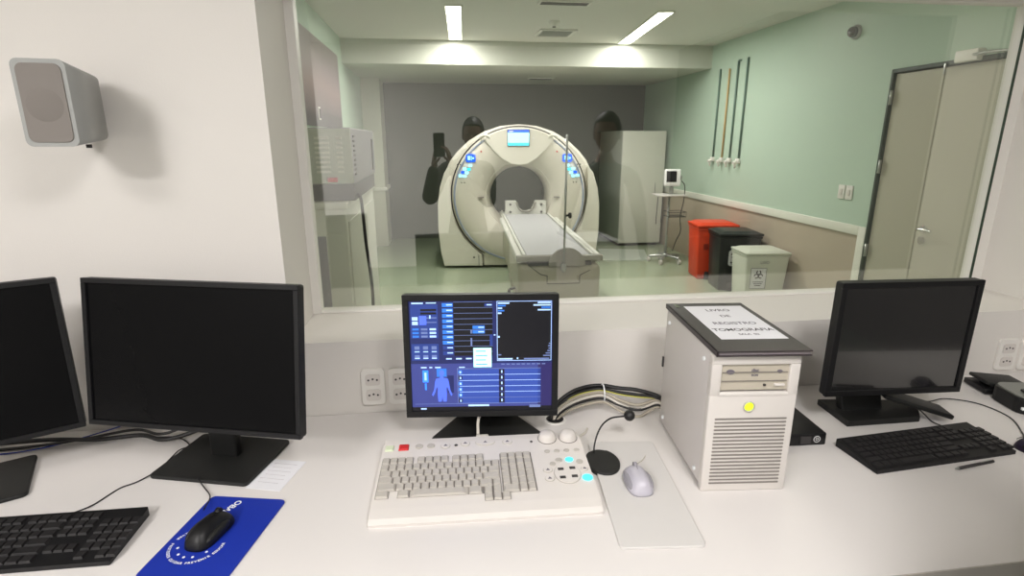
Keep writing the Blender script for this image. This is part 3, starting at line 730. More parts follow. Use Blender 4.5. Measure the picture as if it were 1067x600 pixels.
# lit CT monitor
t, L, so = monitor('monitor', 'lit monitor with blue imaging interface behind the white keyboard', (.115, 1.43), -6, (.099, 1.364, .823), -3.3, .41, .34, .0165, .26, .16, .05, style='none')
m = MB(); m.box((.0, .055, .112), (.15, .03, .2), .01, M=None); m.build('neck', BLACK2, t)
m = MB(); m.prism([(-.075, .075), (.075, .075), (.165, -.065), (.175, -.09), (-.155, -.09), (-.145, -.065)], 0, .014, 'z', bev=.004); m.build('foot', BLACK2, t)
def em(name, c, s=1.): return mat(name, c, .4, emit=c, es=s)
ui_bg = em('ui_background', (.09, .12, .31), .9); ui_pan = em('ui_panel', (.12, .20, .46), .9); ui_blk = em('ui_black', (.02, .02, .05), 1.); ui_btn = em('ui_button', (.16, .40, .74), 1.); ui_line = em('ui_line', (.36, .42, .60), .9)
ui_txt = em('ui_text', (.62, .74, .92), 1.); ui_pop = em('ui_popup', (.72, .97, .97), 1.); ui_fig = em('ui_figure', (.28, .38, .82), 1.); ui_low = em('ui_lower', (.19, .22, .46), .9); ui_row = em('ui_row', (.16, .25, .55), .9); ui_glow = em('ui_glow', (.2, .5, 1.), 1.); ui_dim = em('ui_dim', (.13, .11, .31), .9)
sw, sh_ = .41-.033, .34-.033
def sq(mb, x0, y0, x1, y1, m, lay):       # 0..100 across and down the picture
    mb.use(m); v = [mb.bm.verts.new(L @ Vector((-sw/2+sw*a/100, .0036-lay*.00018, .0165+sh_*(1-b/100)))) for a, b in ((x0, y1), (x1, y1), (x1, y0), (x0, y0))]
    f = mb.bm.faces.new(v); f.material_index = mb.mi
def grp(name, items):
    u = MB()
    for it in items: sq(u, *it)
    return u.build(name, None, so)
grp('interface_background', [(0, 0, 100, 100, ui_bg, 0), (0, 56, 100, 96, ui_low, 1), (90, 56, 100, 96, ui_dim, 2), (0, 96, 100, 100, ui_blk, 1)])
R_ = random.Random(3)
it = [(1, 1, 20, 33, ui_pan, 2), (1, 38, 20, 53, ui_pan, 2), (1, 1, 20, 3, ui_bg, 3), (2, 1.3, 10, 2.6, ui_txt, 4), (12, 1.3, 19, 2.2, ui_txt, 4)]
for y in (7, 10): it.append((8, y, 19, y+1.8, ui_blk, 3))
for y in (14, 18): it += [(2, y, 6, y+3, ui_txt, 3), (12, y+.4, 19, y+1.2, ui_line, 3)]
it += [(7, 13, 12, 21, ui_fig, 3), (14, 12.5, 15, 15.5, ui_txt, 4)]
for k in range(9): it.append((2+(k % 3)*6, 24+(k//3)*3.2, 6.5+(k % 3)*6, 25.8+(k//3)*3.2, (ui_btn, ui_line, ui_txt)[k % 3], 3))
for k in range(6): it.append((3+(k % 3)*6, 40+(k//3)*8, 6.5+(k % 3)*6, 43+(k//3)*7.5, ui_line, 3))
for k in range(6): it.append((3+(k % 3)*6, 44.5+(k//3)*6, 6.5+(k % 3)*6, 45.4+(k//3)*6, ui_txt, 3))
grp('tool_panel', it)
it = [(31, 1, 58, 49, ui_blk, 2)]
for k in range(10): it += [(23, 2+k*4.75, 30.5, 5.4+k*4.75, ui_btn if k < 8 else ui_pan, 3), (26, 3+k*4.75, 30, 4+k*4.75, ui_txt, 4), (31, 1+k*4.9, 58, 1.35+k*4.9, ui_line, 3)]
it += [(44, 22, 52.5, 25, ui_btn, 4), (44, 26, 52.5, 29, ui_btn, 4), (48, 23, 52, 24, ui_txt, 5), (48, 27, 52, 28, ui_txt, 5), (42.5, 26, 43.6, 29, ui_line, 4), (42.5, 33, 43.6, 40, ui_line, 4), (56, 30, 58, 40, ui_pan, 4)]
for x in (25, 32, 39): it.append((x, 51, x+4, 52.2, ui_txt, 3))
it += [(52.5, 2.5, 58, 5.2, ui_pan, 4), (54, 3.2, 57.5, 4.2, ui_txt, 5)]
grp('parameter_table', it)
it = [(61, 0.6, 99.4, 54, ui_blk, 2), (61, .6, 99.4, 1.1, ui_txt, 3), (61, 53.5, 99.4, 54, ui_txt, 3), (61, .6, 61.4, 54, ui_txt, 3), (99, .6, 99.4, 54, ui_txt, 3)]
for k, wd_ in enumerate((8, 5.5, 3, 4.5, 2.5)): it.append((61.8, 1.8+k*2.2, 61.8+wd_, 3.1+k*2.2, ui_txt if k % 2 == 0 else ui_btn, 4))
for k, wd_ in enumerate((9, 12, 6.5, 9)): it.append((98.6-wd_, 1.6+k*2.1, 98.6, 2.8+k*2.1, ui_txt if k != 2 else ui_btn, 4))
for k, wd_ in enumerate((1, 1.5, 1.2, 2, 3.2, 5)): it.append((98.6-wd_, 38+k*2.2, 98.6, 39+k*2.2, ui_line, 4))
it += [(61.8, 48, 64, 49, ui_line, 4), (61.8, 51.6, 72, 52.9, ui_txt, 4), (80, 51.6, 98, 52.9, ui_line, 4), (75, 51, 76, 52.6, ui_txt, 4), (61.6, 31.5, 63, 33, ui_txt, 4), (58.8, 30, 60, 31, ui_txt, 3)]
for k in range(9): it.append((64+k*3.6, 56.6, 66.4+k*3.6, 57.5, ui_line, 3))
grp('image_viewport', it)
it = []
for c0, c1 in ((34, 62), (66.5, 92)):
    for k in range(6): it += [(c0, 61.4+k*5.3, c1, 66.3+k*5.3, ui_row, 2), (c0, 66.2+k*5.3, c1, 66.6+k*5.3, ui_txt if k < 4 else ui_line, 3)]
it += [(33, 60.6, 92, 61.1, ui_line, 3), (32.6, 60, 33, 92.5, ui_line, 3)]
for k in range(6): it += [(33.3, 62.3+k*5.3, 36, 65.5+k*5.3, ui_blk if k in (1, 5) else ui_btn, 4), (34.2, 63+k*5.3, 35.3, 65+k*5.3, ui_txt, 5), (62.3, 61.6+k*5.3, 66, 66+k*5.3, ui_blk, 4), (63.7, 62.5+k*5.3, 64.7, 65+k*5.3, ui_txt, 5)]
it += [(34, 59, 38, 60, ui_txt, 3), (40, 94.2, 55, 95.8, ui_txt, 3), (2, 93, 90, 93.4, ui_line, 2), (6, 97, 10, 98.4, ui_txt, 2), (84, 95, 92, 97.4, ui_line, 2)]
grp('series_list', it)
it = [(7, 58.8, 11, 60, ui_txt, 3), (13, 58.8, 15, 60, ui_txt, 3), (17, 58.8, 21, 60, ui_txt, 3), (8, 62, 12, 73, ui_glow, 3), (9.3, 64, 10.7, 71, ui_txt, 4), (9.4, 74, 10.6, 80, ui_glow, 3), (18, 60.5, 25, 68, ui_btn, 2), (25.5, 67, 30, 83, ui_bg, 2)]
grp('scan_preset', it)
fg = MB(); fg.use(ui_fig)
def fig(pts, lay=5):
    v = [fg.bm.verts.new(L @ Vector((-sw/2+sw*a/100, .0036-lay*.00018, .0165+sh_*(1-b/100)))) for a, b in pts]; f = fg.bm.faces.new(v); f.material_index = 0
fig([(21.5+1.9*math.cos(2*PI*k/16), 64.6+2.9*math.sin(2*PI*k/16)) for k in range(16)])
fig([(20.6, 67), (22.4, 67), (22.7, 68.8), (25.8, 69.8), (26.5, 73), (27.3, 80), (28.8, 84.5), (28, 86), (26.8, 83), (25.2, 77), (24.6, 79), (24.8, 84), (24.5, 91), (22.1, 91), (21.6, 86), (20.9, 91), (18.6, 91), (18.3, 84), (18.5, 79), (17.9, 77), (16.3, 83), (15, 86), (14.2, 84.5), (15.8, 80), (16.6, 73), (17.3, 69.8), (20.3, 68.8)])
fg.build('body_figure', None, so)
it = [(44.3, 42, 57, 59.5, ui_pop, 7)]
for k in range(4): it.append((46, 44.5+k*4, 53+(k % 2), 45.3+k*4, ui_btn, 8))
grp('popup_menu', it)
u = MB(); u.use(ui_txt); text_mesh(u, 'Expert', .009, L @ T((-sw/2+.017, .0026, .0165+sh_*.983)) @ RX(90)) if False else None

t, L2, so2 = monitor('monitor', 'wide dark monitor, the larger one beside the blue mouse pad', (-.575, 1.36), -15.5, (-.599, 1.272, .882), -9, .551, .359, .012, .26, .205, .05, scr_m=SCRN)
t, L3, so3 = monitor('monitor', 'dark monitor cut off by the left edge of the view', (-1.133, 1.291), 27, (-1.118, 1.222, .876), -4, .551, .37, .012, .26, .205, .05, scr_m=SCRN)
t, L4, so4 = monitor('monitor', 'square dark monitor at the right, on a folded stand', (1.28, 1.40), -3, (1.275, 1.299, .843), .6, .41, .335, .016, .28, .18, .055, style='none', scr_m=SCRM)
m = MB(); m.prism([(-.13, -.11), (.10, -.10), (.17, .0), (-.13, .03)], 0, .02, 'z', bev=.003); m.build('foot', BLACK2, t)
m = MB(); m.box((0, 0, 0), (.13, .03, .21), .008, M=T((-.04, -.005, .10)) @ RX(-18)); m.build('neck', BLACK2, t)
m = MB(); m.box((0, 0, 0), (.20, .075, .014), .004, M=T((.10, -.065, .047)) @ RZ(-12) @ RY(16)); m.build('folding_arm', BLACK2, t)

# ------------------------------------------------------------------ keyboards
KM = {}
def keymesh(w, d, h, m, top=.82):
    k = (round(w, 4), round(d, 4), h, m.name)
    if k not in KM:
        b = MB(); b.frustum((0, 0, 0), (w, d), (w*top, d*top), h); KM[k] = b.mesh('keycap', m)
    return KM[k]
def key(parent, x, y, z, w, d, h, m, name='key'):
    o = bpy.data.objects.new(name, keymesh(w, d, h, m)); COL.objects.link(o); o.parent = parent; o.location = (x, y, z); return o
def pc_keyboard(lab, x, y, yaw, w=.44, d=.135, part=None):
    t = thing('keyboard', lab, 'keyboard', (x, y, DT_), yaw)
    b = MB()
    P_ = [(-d/2, .0), (-d/2, .010), (d/2, .022), (d/2, .0)]
    b.prism(P_, -w/2, w/2, 'x', bev=.002, seg=1); b.build('case', BLACK, t)
    U = .0188; sl = math.atan2(.012, d); z0 = .0165
    rows = [[1, 1, 1, 1, 1, 1, 1, 1, 1, 1, 1, 1, 1], [1]*13+[2], [1.5]+[1]*12+[1.5], [1.75]+[1]*11+[2.25], [2.25]+[1]*10+[2.75], [1.25, 1.25, 1.25, 6.25, 1.25, 1.25, 1.25, 1.25]]
    n = 0
    pitch = (d-.018)/6
    for r, row in enumerate(rows):
        yy = d/2-.009-pitch*(r+.5); xx = -w/2+.008
        zz = .010+.012*(yy+d/2)/d
        U = (w*.655)/15
        for k, kw in enumerate(row):
            if r == 0: gap = (0 if k == 0 else U if k in (1,) else .5*U if k in (5, 9) else 0); xx += gap
            key(t, xx+kw*U/2, yy, zz-.0005, kw*U-.0016, pitch-.0016, .005, KEYB); xx += kw*U; n += 1
    U = (w*.655)/15
    for r in range(5):
        yy = d/2-.009-pitch*(r+.5); zz = .010+.012*(yy+d/2)/d
        for k in range(3):
            if r == 3: continue
            key(t, w*.17+.006+U*(k+.5), yy, zz-.0005, U-.0016, pitch-.0016, .005, KEYB)
    for r in range(1, 6):
        yy = d/2-.009-pitch*(r+.5); zz = .010+.012*(yy+d/2)/d
        for k in range(4):
            if (r, k) in ((5, 1),): continue
            key(t, w*.17+.014+U*(k+3.6), yy, zz-.0005, U-.0016, pitch-.0016, .005, KEYB)
    return t
pc_keyboard('black keyboard in front of the dark monitor at the right', 1.262, 1.158, 4.5, .435, .135)
kl = pc_keyboard('black keyboard cut off by the left edge of the view', -.882, 1.078, -1., .45, .150)

# CT console keyboard
ck = thing('console_keyboard', 'white scanner console keyboard with two round dials', 'keyboard', (.089, 1.178, DT_), -2.5)
KW, KD = .515, .300
b = MB(); b.prism([(-KD/2, .0), (-KD/2-.002, .008), (-KD/2+.01, .0145), (-KD/2+.04, .018), (KD/2-.02, .034), (KD/2, .034), (KD/2+.004, .028), (KD/2, 0)], -KW/2, KW/2, 'x', bev=.004, seg=2); b.build('case', CTKB, ck)
def kz(y): return .018+(.034-.018)*(y-(-KD/2+.04))/(KD-.06)
sl = math.degrees(math.atan2(.016, KD-.06))
def on(x, y, dz=0): return T((x, y, kz(y)+dz)) @ RX(sl)
def ckp(mb, pts, h0, h1, **k): mb.prism(pts, h0, h1, 'z', **k)
well = MB()
def wellrect(x0, x1, y0, y1): well.box(((x0+x1)/2, (y0+y1)/2, kz((y0+y1)/2)+.0), (x1-x0, y1-y0, .0014), M=None)
# wells under the keys follow the slope
wl_ = MB()
def wr_(x0, x1, y0, y1):
    v = [wl_.bm.verts.new((x, y, kz(y)+.0008)) for x, y in ((x0, y0), (x1, y0), (x1, y1), (x0, y1))]; wl_.bm.faces.new(v)
U = .0192; X0 = -KW/2+.006; ytop = .040; PT = .0240
well.bm.free()
wr_(X0, X0+15*U, ytop-4*PT, ytop); wr_(X0, X0+1.6*U, ytop-5*PT, ytop-4*PT); wr_(X0+2.6*U, X0+15*U, ytop-5*PT, ytop-4*PT); wr_(X0, X0+4*U, ytop+.003, ytop+PT+.003); wr_(X0+4.5*U, X0+8.5*U, ytop+.003, ytop+PT+.003); wr_(X0+9*U, X0+13*U, ytop+.003, ytop+PT+.003)
wr_(X0+15.15*U, X0+19.3*U, ytop-5*PT, ytop+PT+.003); wr_(X0+12.9*U, X0+16.*U, ytop-6*PT, ytop-5*PT)
wl_.build('key_wells', KEYGAP, ck)
nk = 0
def ckey(x, y, w, d, m=KEYG, h=.0055):
    o = key(ck, x, y, kz(y)+.0006, w-.0016, d-.0016, h, m); o.rotation_euler = (math.radians(sl), 0, 0); return o
for g0 in (0, 4.5, 9):
    for k in range(4): ckey(X0+(g0+k+.5)*U, ytop+.003+PT/2, U, PT)
for r, row in enumerate([[1]*15, [1.5]+[1]*12+[1.5], [1.8]+[1]*11+[2.2], [2.3]+[1]*10+[1.7, 1]]):
    xx = X0; tot = sum(row); 
    for kw in row: ckey(xx+kw*U/2, ytop-PT*(r+.5), kw*U, PT); xx += kw*U
for x0, kw in ((0, 1.6), (2.6, 1.4), (4.0, 7), (11.0, 1.7), (12.9, 1)): ckey(X0+(x0+kw/2)*U, ytop-PT*4.5, kw*U, PT)
for x0 in (14.0,): ckey(X0+(x0+.5)*U, ytop-PT*4.5, U, PT)
for x0 in (12.9, 13.95, 15.0): ckey(X0+(x0+.5)*U, ytop-PT*5.5, U, PT)
for k in range(4):
    ckey(X0+(15.2+k+.5)*U, ytop+.003+PT/2, U, PT)
    for r in range(5):
        if k == 1 and r == 4: continue
        if k == 0 and r == 4: ckey(X0+(15.2+1)*U, ytop-PT*(r+.5), 2*U, PT)
        else: ckey(X0+(15.2+k+.5)*U, ytop-PT*(r+.5), U, PT)
# top row of special keys
yt = .118
def sqkey(x, y, w, d, m, lab=None):
    o = key(ck, x, y, kz(y)+.0004, w, d, .004, m, 'function_key'); o.rotation_euler = (math.radians(sl), 0, 0)
    if lab: plabel(o, lab)
    return o
sqkey(-.240, yt-.008, .022, .022, LIMEK, 'pale green square key'); r_ = sqkey(-.204, yt-.006, .026, .024, RED, 'red square key')
def rkey(x, y, rx, ry, m, h=.003, name='round_key', lab=None):
    b = MB(); b.prism([(rx*math.cos(2*PI*k/24), ry*math.sin(2*PI*k/24)) for k in range(24)], 0, h, 'z', bev=.0008, seg=1, M=on(x, y, .0002)); o = b.build(name, m, ck)
    if lab: plabel(o, lab)
    return o
for x in (-.165, -.135): rkey(x, yt-.004, .010, .010, KEYG)
def ringkey(x, y, rx, ry, sym=True):
    b = MB(); b.use(KEYG); b.prism([(rx*math.cos(2*PI*k/24), ry*math.sin(2*PI*k/24)) for k in range(24)], 0, .0012, 'z', M=on(x, y, .0)); b.use(CTKB); b.prism([((rx-.0016)*math.cos(2*PI*k/24), (ry-.0016)*math.sin(2*PI*k/24)) for k in range(24)], .001, .0026, 'z', M=on(x, y, .0))
    if sym: b.use(INK); b.prism([(-.005, -.003), (.005, -.003), (.0, .005)], .0026, .003, 'z', M=on(x, y, .0))
    return b.build('round_key', None, ck)
ringkey(-.097, yt-.006, .0125, .0125); rkey(-.070, yt-.006, .0045, .0045, SLOT, .002, 'indicator'); ringkey(-.046, yt+.0, .0125, .0125); ringkey(.006, yt+.001, .026, .0135); ringkey(.064, yt-.001, .013, .013); rkey(.127, yt-.006, .0038, .0038, SLOT, .002, 'indicator')
for x in (.170, .226):
    b = MB(); b.lathe([(.0, .022), (.012, .0215), (.018, .018), (.0212, .012), (.0218, .006), (.0235, .004), (.0235, 0)], 40, on(x, .122)); o = b.build('dial', PCW, ck)
    b = MB(); b.lathe([(.025, -.001), (.025, .001), (.0215, .0022), (.0215, -.001)], 40, on(x, .122)); b.build('dial_collar', KEYGAP, ck)
for x, m_ in ((.162, KEYG), (.187, KEYG), (.212, KEYG), (.238, KEYG)): rkey(x, .066, .0075, .0062, m_)
rkey(.168, .014, .0075, .0075, KEYG); rkey(.186, .028, .009, .008, KEYG); rkey(.212, .028, .010, .0085, CYANL, lab='glowing cyan key, upper one'); rkey(.236, .018, .0085, .0085, KEYG)
ringkey(.153, -.008, .012, .0105); ringkey(.153, -.040, .012, .0115); ringkey(.243, -.010, .009, .009)
o = rkey(.243, -.044, .0125, .0115, CYANL, lab='glowing cyan key, lower one')
b = MB(); b.use(KEYG)
b.prism([(.033*math.cos(2*PI*k/32), .038*math.sin(2*PI*k/32)) for k in range(32)], 0, .0012, 'z', M=on(.198, -.025)); b.use(CTKB); b.prism([(.031*math.cos(2*PI*k/32), .036*math.sin(2*PI*k/32)) for k in range(32)], .001, .003, 'z', M=on(.198, -.025))
b.build('direction_pad', None, ck)
for (x, y) in ((.184, -.010), (.213, -.008), (.184, -.041), (.213, -.039)):
    b = MB(); b.prism([(-.007, -.004), (.007, -.004), (.007, .004), (-.007, .004)], .003, .0045, 'z', M=on(x, y)); b.build('direction_key', SLOT, ck)
b = MB(); b.box((.0, 0, 0), (.035, .014, .016), .005, M=T((.0, KD/2+.008, .026))); b.build('cable_plug', CWH, ck)

# ------------------------------------------------------------------ mice and pads
def mouse(name, lab, x, y, z, yaw, m, m2, w=.062, l=.112, h=.038):
    t = thing(name, lab, 'mouse', (x, y, z), yaw)
    b = MB(); b.ell((0, 0, 0), (w/2, l/2, h), 40, 20)
    for v in b.bm.verts:                       # rounder corners than an ellipse
        X_, Y_ = v.co.x/(w/2), v.co.y/(l/2); rr_ = math.hypot(X_, Y_)
        if rr_ > 1e-5:
            a_ = math.atan2(Y_, X_); k_ = 1/((abs(math.cos(a_))**2.9+abs(math.sin(a_))**2.9)**(1/2.9)); v.co.x *= k_*.93; v.co.y *= k_*.93
            v.co.z = h*max(0, 1-rr_**3.2)**.6 if v.co.z >= 0 else 0
    for v in b.bm.verts:
        if v.co.z < 0: v.co.z = 0
        v.co.z = max(0, v.co.z)*(1+.15*(-v.co.y/(l/2))*.6); v.co.x *= 1-.05*math.cos(v.co.y/(l/2)*PI)
        v.co.x = v.co.x*(1.12 if v.co.z < h*.5 else 1.0)
    bmesh.ops.remove_doubles(b.bm, verts=b.bm.verts[:], dist=.0002)
    b.build('shell', m, t)
    b = MB(); b.cyl((-.004, l*.26, h*.86), (.004, l*.26, h*.86), .0085, n=16); b.build('scroll_wheel', m2, t)
    b = MB(); b.tube([(0, l*.47, h*.42), (0, l*.36, h*.76), (0, l*.2, h*.97), (0, l*.05, h*1.02)], .0009, 6); b.build('button_seam', m2, t)
    for s in (-1, 1):
        b = MB(); b.ell((s*w*.40, -.004, h*.34), (w*.14, l*.30, h*.32)); b.build('side_grip', m2, t)
    return t
def pad(name, lab, x, y, yaw, w, d, m, h=.004):
    t = thing(name, lab, 'mouse pad', (x, y, DT_), yaw); MB().prism(rrect(w, d, .012), 0, h, 'z', bev=.001, seg=1).build('mat', m, t); return t
pad('mouse_pad', 'off-white mouse pad under the grey mouse', .448, 1.098, -5.8, .177, .405, mat('pad_white', (.82, .81, .80), .5), .006)
bp = pad('mouse_pad', 'blue mouse pad with white lettering under the black mouse', -.483, 1.058, -12.3, .178, .250, BLUE, .004)
u = MB(); u.use(WHITE)
cx0, cy0, rr0 = -.022, -.032, .052
words = [('PROTEGER', 205), ('CUIDAR', 254), ('PREVENIR', 303), ('EDUCAR', 352), ('SALVAR', 150)]
def arctext(txt, a_mid, size, r):
    n = len(txt); stp = math.degrees(size*.74/r)
    for i, ch in enumerate(txt):
        a = a_mid + (i-(n-1)/2)*stp
        x, y = cx0+r*math.cos(math.radians(a)), cy0+r*math.sin(math.radians(a))
        text_mesh(u, ch, size, T((x, y, .0044)) @ RZ(a+90), bold=.0003)
for tx, a in words: arctext(tx, a, .0078, rr0)
for k, a in enumerate((200, 235, 262, 290, 330)):
    x, y = cx0+.036*math.cos(math.radians(a)), cy0+.036*math.sin(math.radians(a)); u.prism([(x+.003*math.cos(2*PI*j/5), y+.003*math.sin(2*PI*j/5)) for j in range(5)], .004, .0045, 'z')
u.build('ring_print', None, bp)
u = MB(); text_mesh(u, 'OBA', .020, T((-.020, .092, .0044)) @ RZ(-110), mater=WHITE, bold=.0006); u.build('logo_print', None, bp)
mouse('computer_mouse', 'black mouse on the blue pad', -.498, 1.063, DT_+.0042, -18, BLACK, BLACK2, .060, .118, .036)
mouse('computer_mouse', 'grey mouse on the off-white pad', .449, 1.108, DT_+.0062, -4, MOUSEG, MOUSEGD, .060, .112, .036)
mouse('computer_mouse', 'dark mouse cut off by the right edge of the view', 1.545, 1.10, DT_, 15, mat('dark_violet_plastic', (.12, .08, .17), .4), BLACK2)

# ------------------------------------------------------------------ microphone
mc = thing('gooseneck_microphone', 'small black microphone with thin bent neck and round base', 'microphone', (.392, 1.205, DT_), 0)
MB().prism([(.042*math.cos(2*PI*k/40), .056*math.sin(2*PI*k/40)) for k in range(40)], 0, .012, 'z', bev=.004, seg=3, smooth=True).build('base', BLACK2, mc)
MB().tube([(-.012, .040, .008), (-.010, .045, .030), (.002, .06, .055), (.022, .078, .072), (.050, .092, .080), (.090, .10, .078)], .0023, 8).build('neck', CBK, mc)
MB().ell((0, 0, 0), (.015, .015, .015)).build('mic_capsule', CBK, mc, (.102, .102, .078))

# ------------------------------------------------------------------ tower and folder
TW, TD, TH = .2, .334, .343
tw = thing('computer_tower', 'beige-white computer tower with green power button', 'computer', (.704, 1.228, DT_), -5.5)
MB().box((0, .008, TH/2+.004), (TW-.004, TD-.016, TH-.008), .004).build('chassis', PCS, tw)
f = MB(); f.use(PCW)
# bezel frame with drive bay opening
bx = TW/2; yb = -TD/2
f.box((0, yb+.006, TH*.5*.72), (TW, .02, TH*.72), .003); f.box((0, yb+.006, TH-.0125), (TW, .02, .025), .003)
f.box((-bx+.0115, yb+.006, TH*.82), (.023, .02, TH*.22), .002); f.box((bx-.0115, yb+.006, TH*.82), (.023, .02, TH*.22), .002)
f.box((0, yb+.002, .246), (TW-.035, .012, .012), .003)
f.build('front_bezel', None, tw)
dv = MB(); dv.box((0, yb+.008, TH*.835), (TW-.046, .012, .062), .001, 1); dvo = dv.build('disc_drive', PCB, tw)
s = MB(); s.box((0, yb+.0005, TH*.835+.013), (TW-.052, .003, .0012)); s.box((0, yb+.0005, TH*.835-.008), (TW-.052, .003, .001)); s.build('tray_seam', KEYGAP, dvo)
s = MB(); s.use(INK)
s.prism([(-.056+.009*math.cos(2*PI*k/20), TH*.835+.014+.0055*math.sin(2*PI*k/20)) for k in range(20)], yb-.0005, yb+.002, 'y'); text_mesh(s, 'disc', .011, T((0, yb+.0012, TH*.835+.017)) @ RX(90), bold=.0004); text_mesh(s, 'ROM', .007, T((0, yb+.0012, TH*.835+.005)) @ RX(90), bold=.0003)
s.prism([(.056+.006*math.cos(2*PI*k/16), TH*.835+.014+.004*math.sin(2*PI*k/16)) for k in range(16)], yb-.0, yb+.002, 'y')
s.build('drive_logo', None, dvo)
MB().box((.058, yb-.0, TH*.835-.018), (.024, .006, .005), .001, 1).build('eject_button', PCW, dvo); MB().box((.024, yb-.0, TH*.835-.018), (.005, .005, .004)).build('drive_light', SLOT, dvo)
s = MB(); s.lathe([(.0125, -.001), (.0135, .003), (.0115, .004), (.0105, .001)], 32, T((-.008, yb-.004, .218)) @ RX(90), closed=True); s.build('button_ring', KEYG, tw)
s = MB(); s.lathe([(0, .0035), (.008, .003), (.0105, .001), (.0105, -.003)], 32, T((-.008, yb-.004, .218)) @ RX(90)); plabel(s.build('power_button', LIMEL, tw), 'glowing yellow-green power button')
g = MB()
for k in range(19): g.box((.0, yb-.0044, .022+k*.0092), (TW-.035, .0022, .0034))
g.build('vent_slots', KEYGAP, tw)
g = MB()
for (y, z) in ((-.12, .315), (-.12, .03), (.135, .315), (.135, .03)): g.cyl((-TW/2-.002, y, z), (-TW/2+.006, y, z), .0052, n=16)
g.build('panel_screws', WHITE, tw)
MB().box((-TW/2-.001, .167-.004, .19), (.004, .006, .03)).build('panel_latch', SLOT, tw)
FW, FD = .213, .366
fo = thing('folder', 'dark folder lying on top of the computer tower', 'folder', (.712, 1.226, DT_+TH+.0005), -5.6)
b = MB(); b.box((0, 0, .0015), (FW, FD, .003), .001, 1); b.box((0, 0, .0115), (FW, FD, .003), .001, 1); b.box((-FW/2+.002, 0, .0065), (.004, FD, .013), .001, 1); b.build('cover', FOLD, fo)
MB().box((.002, .002, .0065), (FW-.010, FD-.006, .0065)).build('pages', FOLDE, fo)
sw_, sd_ = .158, .26
pg = MB(); pg.use(PAPER); pg.box((.012, .022, .0133), (sw_, sd_, .0006)); 
for txt, y, sz, mm in (('LIVRO', .112, .024, INK), ('DE', .062, .022, INK), ('REGISTRO', .004, .0245, INK), ('TOMOGRAFIA', -.045, .0235, INKD), ('SALA  02', -.077, .013, INK)):
    text_mesh(pg, txt, sz, T((.012, y, .01375)) @ Matrix.Diagonal((.98, 1.1, 1, 1)), mater=mm, bold=.0004)
plabel(pg.build('cover_sheet', None, fo), 'white sheet printed LIVRO DE REGISTRO TOMOGRAFIA')
MB().box((-.085, .155, .0138), (.012, .03, .0012)).build('clip', CHROME, fo)

# ------------------------------------------------------------------ small black computer, dock, other small things
mp = thing('mini_computer', 'flat black small computer beside the tower with round emblem', 'computer', (.934, 1.31, DT_), -3)
MB().box((0, 0, .018), (.178, .178, .036), .004).build('case', BLACK, mp)
s = MB(); s.use(PINK); s.lathe([(.0095, 0), (.0095, .0008), (.0080, .0008), (.0080, 0)], 28, T((.062, -.0892, .019)) @ RX(90)); text_mesh(s, 'D', .012, T((.062, -.0898, .019)) @ RX(90), bold=.0002); s.build('emblem', None, mp)
MB().box((.03, -.0895, .018), (.03, .002, .022)).build('port_panel', SLOT, mp)
t = thing('docking_box', 'small black box behind the right hand dark monitor', 'box', (1.80, 1.46, DT_), -12)
MB().box((0, 0, .012), (.12, .10, .018), .003).build('case', BLACK, t); MB().box((.01, 0, .034), (.13, .09, .012), .004, M=RY(4)).build('lid', BLACK2, t); MB().box((0, 0, .0235), (.05, .06, .012)).build('spacer', SLOT, t)
t = thing('black_tray_box', 'black rounded container cut off by the right edge of the view', 'container', (1.80, 1.335, DT_), -12)
MB().prism(rrect(.17, .13, .03), 0, .05, 'z', bev=.006).build('body', BLACK, t); MB().prism(rrect(.16, .12, .028), .05, .054, 'z').build('glossy_top', mat('top_grey', (.45, .46, .44), .3), t); MB().box((-.02, -.02, .058), (.06, .03, .008), .003).build('tab', CBK, t)
MB().box((-.075, -.063, .022), (.012, .006, .008)).build('port_light', WHITE, t)
t = thing('pen', 'thin dark pen lying before the right hand keyboard', 'pen', (1.33, 1.073, DT_+.0045), 8)
MB().cyl((-.062, 0, 0), (.055, 0, 0), .004, n=12).build('barrel', SLOT, t); MB().cyl((-.072, 0, 0), (-.060, 0, 0), .0015, .004, n=12).build('tip', METAL, t); MB().box((.03, 0, .0045), (.04, .002, .0015)).build('clip', METAL, t)
t = thing('paper_note', 'pale printed paper lying under the wide dark monitor', 'paper', (-.42, 1.272, DT_), -16)
b = MB(); b.use(PAPER); b.box((0, 0, .0006), (.088, .125, .0008)); b.use(mat('faint_print', (.78, .77, .79), .6))
for k in range(6): b.box((-.002, .045-k*.016, .0011), (.062-.01*(k % 2), .002, .0003))
b.build('sheet', None, t)
for (x0, lab) in (( -1.0, ''),): pass

